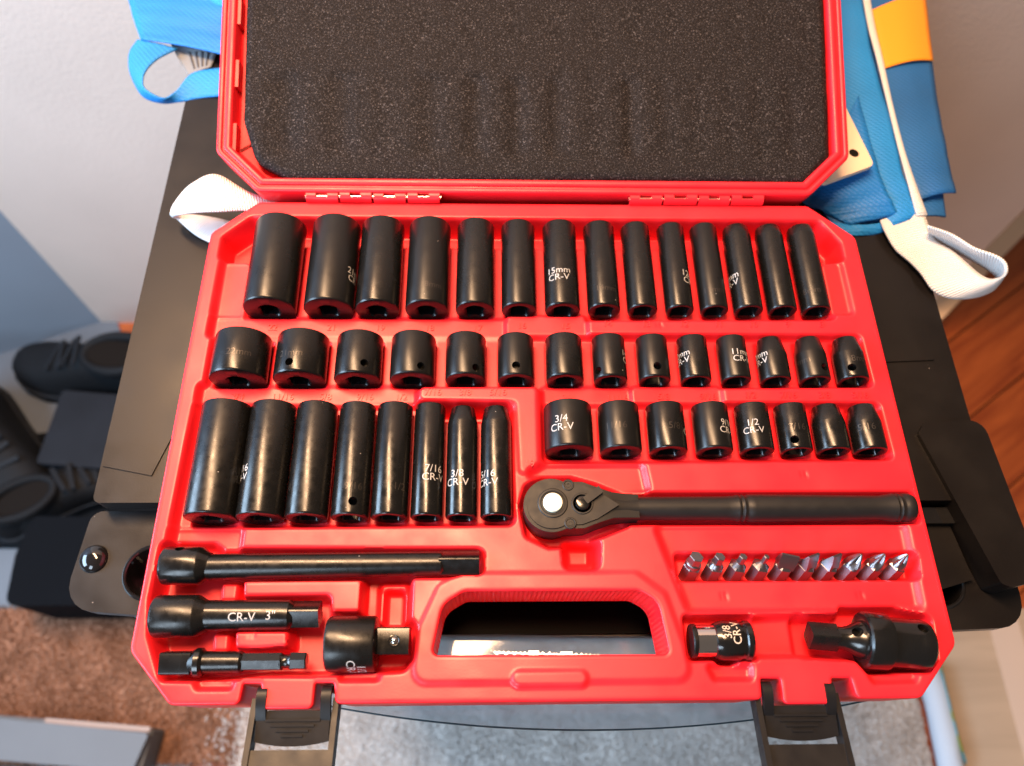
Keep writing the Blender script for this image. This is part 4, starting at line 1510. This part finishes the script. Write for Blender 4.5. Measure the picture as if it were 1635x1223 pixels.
bk = bagpart('back_panel', [(259.2, 515.0, -26.0), (251.7, 454.4, -27.0), (247.7, 381.2, -28.0), (251.2, 337.0, -29.0), (257.4, 307.0, -30.0)],
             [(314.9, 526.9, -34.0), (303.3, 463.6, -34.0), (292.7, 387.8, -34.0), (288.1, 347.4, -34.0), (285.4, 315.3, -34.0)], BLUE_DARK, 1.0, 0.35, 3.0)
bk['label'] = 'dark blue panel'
og = bagpart('orange_patch', [(258.4, 480.0, -24.2), (257.6, 464.0, -24.5), (256.7, 443.8, -24.8), (256.0, 420.9, -25.2)],
             [(310.8, 509.0, -31.5), (307.4, 487.5, -31.5), (303.0, 462.0, -31.5), (299.2, 436.5, -31.5)], ORANGE, 0.5, 0, 3.4)
og['label'] = 'bright orange patch'
bagpart('lower_fold', [(258.2, 316.6, -33.5), (259.5, 305.8, -34.5), (259.9, 297.1, -35.0)], [(278.0, 318.4, -36.0), (276.7, 306.0, -37.0), (275.9, 298.3, -37.5)], BLUE_DARK, 1.6, 0, 1.0)
bagpart('piping', [(253.4, 506.9, -19.0), (249.1, 459.1, -19.0), (248.0, 423.9, -19.0), (247.0, 382.8, -20.0), (246.1, 344.3, -21.0), (247.0, 316.6, -23.0), (248.5, 290.3, -26.0)],
        [(259.2, 507.0, -20.0), (254.7, 459.2, -20.0), (253.0, 424.0, -20.0), (251.0, 382.9, -21.0), (250.4, 344.3, -22.0), (252.5, 316.6, -24.0), (256.2, 291.4, -27.0)], WHITE_WEB, 1.4, 0, 0.8)
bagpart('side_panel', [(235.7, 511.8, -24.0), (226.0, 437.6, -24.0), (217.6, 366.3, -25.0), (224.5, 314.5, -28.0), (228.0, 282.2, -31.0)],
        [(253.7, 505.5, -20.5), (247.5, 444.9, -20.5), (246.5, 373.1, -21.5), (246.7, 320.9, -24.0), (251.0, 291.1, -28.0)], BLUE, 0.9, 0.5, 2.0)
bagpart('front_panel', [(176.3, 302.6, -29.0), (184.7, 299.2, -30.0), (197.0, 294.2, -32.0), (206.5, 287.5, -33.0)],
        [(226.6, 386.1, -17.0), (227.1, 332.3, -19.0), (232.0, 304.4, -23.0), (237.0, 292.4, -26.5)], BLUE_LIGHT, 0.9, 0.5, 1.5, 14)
bagpart('front_fold', [(190.7, 291.4, -33.0), (208.2, 287.8, -32.4), (224.3, 288.1, -31.4), (240.7, 294.8, -29.0)],
        [(195.7, 280.9, -35.0), (210.0, 280.5, -35.0), (225.8, 282.6, -35.0), (245.3, 290.3, -34.5)], BLUE, 0.9, 0.3, -1.0)
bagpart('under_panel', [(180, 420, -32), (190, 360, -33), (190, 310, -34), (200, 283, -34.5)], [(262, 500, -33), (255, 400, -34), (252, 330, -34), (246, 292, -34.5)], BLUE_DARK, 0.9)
hs = bagpart('handle_strap', [(226.1, 289.4, -30.0), (227.3, 280.4, -30.0), (231.6, 267.5, -31.0), (238.7, 257.9, -31.0), (243.9, 248.7, -31.0), (249.0, 237.3, -32.0), (258.9, 232.6, -33.5), (275.2, 233.7, -34.5), (288.7, 238.8, -34.0), (293.5, 246.0, -33.0), (290.2, 252.7, -33.0), (284.5, 259.5, -34.0), (273.3, 268.7, -35.0), (258.3, 279.4, -35.0)],
             [(253.8, 301.2, -27.0), (255.1, 288.1, -27.5), (257.0, 273.0, -28.0), (266.2, 264.1, -28.0), (273.0, 253.0, -27.0), (277.2, 244.1, -25.0), (281.0, 238.9, -22.0), (285.2, 238.6, -18.0), (286.6, 240.4, -15.0), (286.0, 245.9, -13.5), (281.3, 250.8, -13.5), (270.4, 257.0, -14.5), (259.7, 267.9, -15.5), (246.7, 274.5, -16.0)], WHITE_WEB, 1.5, 0, 0.6)
hs['label'] = 'white woven carrying strap in a loop'

card = empty('cream_card', (203, 330, -16), 'cream card with a black dot tucked under the right side of lid', 'card')
bm = bmesh.new()
pts = round_poly([(172, 398), (209, 384), (221, 320), (184, 302), (168, 312)], [4, 5, 5, 4, 4], 4)
a_ = [bm.verts.new((x - 203, y - 330, 2.4 - (x - 203) * 0.09)) for x, y in pts]
b_ = [bm.verts.new((x - 203, y - 330, 5.4 - (x - 203) * 0.09)) for x, y in pts]
bm.faces.new(a_[::-1])
bm.faces.new(b_)
for i in range(len(pts)):
    bm.faces.new((a_[i], a_[(i + 1) % len(pts)], b_[(i + 1) % len(pts)], b_[i]))
bm_obj('sheet', bm, CREAM, card, 0.6, 2)
lathe('dot', [(-0.3, 3.3), (0.12, 3.3), (0.14, 0.1)], DARKDOT, card, 32, 'Z', loc=(6.0, -1.2, 5.4 - 6.0 * 0.09), rot=(0, R(5.1), 0))

lb = empty('blue_bag', (-240, 440, TZ), 'blue fabric bag with a looped handle, left behind the lid', 'bag')


def lbpart(name, A, B, m, th=0.9, wob=0.0, sag=0.0, across=10):
    o = ribbon(name, A, B, th, m, None, across=across, wob=wob, sag=sag)
    at(o, (-240, 440, TZ))
    o.location = (0, 0, 0)
    o.parent = lb
    return o


lbpart('panel', [(-307.2, 512.1, -28.0), (-295.6, 484.8, -28.0), (-286.5, 461.8, -28.0), (-279.0, 444.5, -29.0)],
       [(-202.6, 492.9, -20.0), (-199.9, 468.9, -22.0), (-197.8, 445.0, -24.0), (-196.2, 420.9, -27.0)], BLUE_LIGHT, 1.0, 0.5, 2.5, 16)
lbpart('panel', [(-262, 505, -22), (-240, 484, -22), (-222, 470, -23)], [(-190, 500, -14), (-190, 474, -16), (-190, 455, -18)], BLUE, 0.9, 0.8, 2, 10)
lbpart('handle_loop', [(-281.9, 446.0, -30.0), (-286.3, 435.6, -32.0), (-284.6, 421.4, -34.0), (-279.3, 409.4, -36.0), (-270.9, 397.6, -37.0), (-258.3, 392.3, -37.0), (-244.9, 392.0, -36.0), (-230.6, 395.1, -35.0), (-218.1, 395.9, -34.0), (-198.2, 395.5, -33.0)],
       [(-251.5, 435.9, -29.0), (-261.2, 423.1, -26.0), (-266.0, 410.6, -24.0), (-267.1, 400.9, -24.0), (-264.8, 393.7, -26.0), (-252.8, 388.5, -29.0), (-246.5, 397.6, -31.0), (-238.3, 414.7, -31.5), (-220.8, 420.1, -31.5), (-201.2, 421.9, -31.5)], BLUE, 1.0, 0, 0.8)
tg = lbpart('care_label', [(-261.1, 448.2, -33.0), (-252, 432, -33.6), (-242.3, 415.3, -34)], [(-223.8, 446.4, -33.0), (-225.5, 434, -33.2), (-227.2, 423.6, -33.5)], GREYTAG, 0.5, 0, 0.5)
tg['label'] = 'small grey sewn-in label'
for k in range(4):
    t0 = 0.30 + 0.15 * k
    A = np.array([(-261.1, 448.2, -32.2), (-242.3, 415.3, -33.0)])
    B = np.array([(-223.8, 446.4, -32.2), (-227.2, 423.6, -32.7)])
    p = lambda s, t: tuple((A[0] * (1 - s) + A[1] * s) * (1 - t) + (B[0] * (1 - s) + B[1] * s) * t)
    o = ribbon('print_line', [p(.35, t0), p(.62, t0), p(.9, t0)], [p(.35, t0 + .07), p(.62, t0 + .07), p(.9, t0 + .07)], 0.2, TAGINK, None, across=3)
    at(o, (-240, 440, TZ))
    o.location = (0, 0, 0)
    o.parent = tg


# ------------------------------------------------------------------ things on the floor
def shoe(name, loc, rz, length, label, high=70):
    t = empty(name, loc, label, 'shoe', 'dark shoes on the floor', rot=(0, 0, rz))
    k = length / 280.0
    # outline half widths along the length: toe at -x
    xs = np.array([-140, -132, -112, -80, -40, 0, 40, 80, 112, 132, 140]) * k
    hw = np.array([6, 27, 41, 48, 46, 40, 37, 38, 37, 27, 8]) * k
    bow = np.array([8, 7, 5, 2, -1, -3, -2, 0, 1, 1, 1]) * k
    pts = [(x, b - w) for x, w, b in zip(xs, hw, bow)] + [(x, b + w) for x, w, b in reversed(list(zip(xs, hw, bow)))]
    prism('sole', round_poly(pts, 8, 3), 0, 24 * k, SHOE_SOLE, t, 5, 2)
    ht = np.array([30, 46, 56, 62, 78, 98, 104, 98, 100, 96, 60]) * k * high / 70
    rings = []
    nn = 20
    for x, w, b, h in zip(xs, hw, bow, ht):
        ring = []
        for q in np.linspace(0, math.pi, nn):
            e = 0.72
            cx, sz = math.cos(q), math.sin(q)
            ring.append((x, b + (w - 3) * math.copysign(abs(cx) ** e, cx), 20 * k + (h - 20 * k) * sz ** 0.8))
        rings.append(ring)
    V_ = [p for r_ in rings for p in r_]
    F_ = []
    for i in range(len(rings) - 1):
        for j in range(nn - 1):
            F_.append((i * nn + j, i * nn + j + 1, (i + 1) * nn + j + 1, (i + 1) * nn + j))
    F_.append(tuple(range(nn)))
    F_.append(tuple(range((len(rings) - 1) * nn, len(rings) * nn))[::-1])
    up = mesh('upper', V_, F_, SHOE, t, smooth=True)
    md = up.modifiers.new('sub', 'SUBSURF')
    md.levels = md.render_levels = 1
    # padded collar round the opening, and a dark lining
    L_ = []
    for q in np.linspace(0, 2 * math.pi, 40, endpoint=False):
        L_.append((66 * k + 52 * k * math.cos(q), 30 * k * math.sin(q), (104 + 6 * math.cos(q)) * k * high / 70))
    L_ = np.array(L_)
    V_, F_ = [], []
    for i, p in enumerate(L_):
        o_ = p - np.array([66 * k, 0, p[2]])
        o_ = o_ / np.linalg.norm(o_)
        for s in np.linspace(0, 2 * math.pi, 8, endpoint=False):
            V_.append(p + o_ * 8 * k * math.cos(s) + np.array([0, 0, 10 * k * math.sin(s)]))
    n40 = len(L_)
    for i in range(n40):
        for s in range(8):
            F_.append((i * 8 + s, ((i + 1) % n40) * 8 + s, ((i + 1) % n40) * 8 + (s + 1) % 8, i * 8 + (s + 1) % 8))
    mesh('collar', V_, F_, SHOE, t, smooth=True)
    lathe('lining', [(0, 0.5), (0.4, 1.0)], DARKDOT, t, 32, 'Z', loc=(66 * k, 0, 103.5 * k * high / 70)).scale = (50 * k, 28 * k, 1)
    for j in range(4):
        x = (-46 + 17 * j) * k
        z = (74 + 10.0 * j) * k * high / 70
        bm = bmesh.new()
        add_box(bm, -3, 3, -24 * k, 24 * k, -1.5, 2.5)
        bm_obj('lace', bm, SHOE_SOLE, t, 1.2, 1, loc=(x, -1, z + 3), rot=(0, R(-28), R(8 if j % 2 else -8)))
    return t


shoe('shoe', (-665, 540, FZ + 3), R(-6), 285, 'black lace-up shoe standing in front of the painted blue wall shadow', 74)
shoe('shoe', (-770, 400, FZ + 12), R(128), 290, 'black shoe cut off by the left edge of the photo', 70)
shoe('shoe', (-655, 345, FZ + 12), R(-150), 250, 'dark shoe lying between the black box and the stand', 50)
db = prism('dark_box', round_poly([(-88, -60), (88, -60), (88, 60), (-88, 60)], 6), 0, 60, DARKBOX, None, 3, 2, loc=(-610, 425, FZ + 12), rot=(0, 0, R(-5)))
tag(db, 'dark blue-grey box behind the stand beside the black shoe', 'box')
dm = prism('dark_fill_sheet', round_poly([(-1100, 262), (-520, 262), (-520, 440), (-690, 452), (-1100, 400)], 6), FZ + 3.2, FZ + 12, mat('dark_fill', (0.006, 0.008, 0.011), 0.9, 0.0, 0.1, bump=(150, 0.6, 2)), None, 1.5, 1)  # black sheet added to fill the darkness round the shoes
at(dm, (-700, 350, FZ + 3.2))
tag(dm, 'black sheet added to fill the dark floor under the dark shoes', 'dark sheet')
bb = prism('black_box', round_poly([(-92, -60), (92, -60), (92, 56), (-86, 60), (-96, 6)], [14, 10, 10, 10, 14]), 0, 120, mat('black_cloth', (0.003, 0.004, 0.006), 0.9, 0.0, 0.1, bump=(200, 0.4, 1)), None, 6, 3, loc=(-570, 218, FZ + 3))
tag(bb, 'black cloth-covered box standing left of the bolted plate', 'box')
gb = empty('grey_box', (-590, -2, FZ + 16), 'flat grey box with a pale edge on the rug, bottom left corner', 'box', rot=(0, 0, R(-5)))
prism('base', round_poly([(-160, -24), (118, -24), (120, 24), (-160, 24)], 4), 0, 40, GREYBOX, gb, 2)
prism('cover', round_poly([(-162, -27), (112, -27), (121, 18), (-162, 22)], 4), 42, 54, GREYBOX, gb, 3, 3)
prism('pale_edge', [(-20, 19), (118, 19), (118, 25.5), (-20, 25.5)], 40.5, 46, PINKBOX, gb, 1)
# printed cotton, bottom right
tw = empty('printed_cloth', (602, -20, FZ + 5), 'pale blue cloth with a teal and green print, beside the grey rug', 'cloth')
xs = [(-34, -20, -22, 6), (-30, 3, -4, 18)]
V_, F_ = [], []
ys_ = np.linspace(-190, 105, 24)
prof_t = [(-16, 0), (-17, 8), (-13, 17), (-4, 22), (6, 22), (13, 17), (16, 8), (15, 0)]
for y in ys_:
    dx = -0.02 * y + 2.0 * math.sin(y * 0.03)
    for (x, z) in prof_t:
        V_.append((x + dx, y, z + 0.8 * math.sin(y * 0.11 + x)))
m8 = len(prof_t)
for i in range(len(ys_) - 1):
    for j in range(m8 - 1):
        F_.append((i * m8 + j, i * m8 + j + 1, (i + 1) * m8 + j + 1, (i + 1) * m8 + j))
F_.append(tuple(range(m8)))
F_.append(tuple(range((len(ys_) - 1) * m8, len(ys_) * m8))[::-1])
mesh('roll', V_, F_, WHITE_RIM, tw, smooth=True)
ribbon('printed_side', [(9, 104, 21.6), (9, 60, 22), (10, 10, 22), (14, -20, 19)], [(18, 104, 4), (17, 60, 5), (17, 10, 8), (18, -22, 10)], 1.0, TEAL, tw, across=6, sag=1.5)
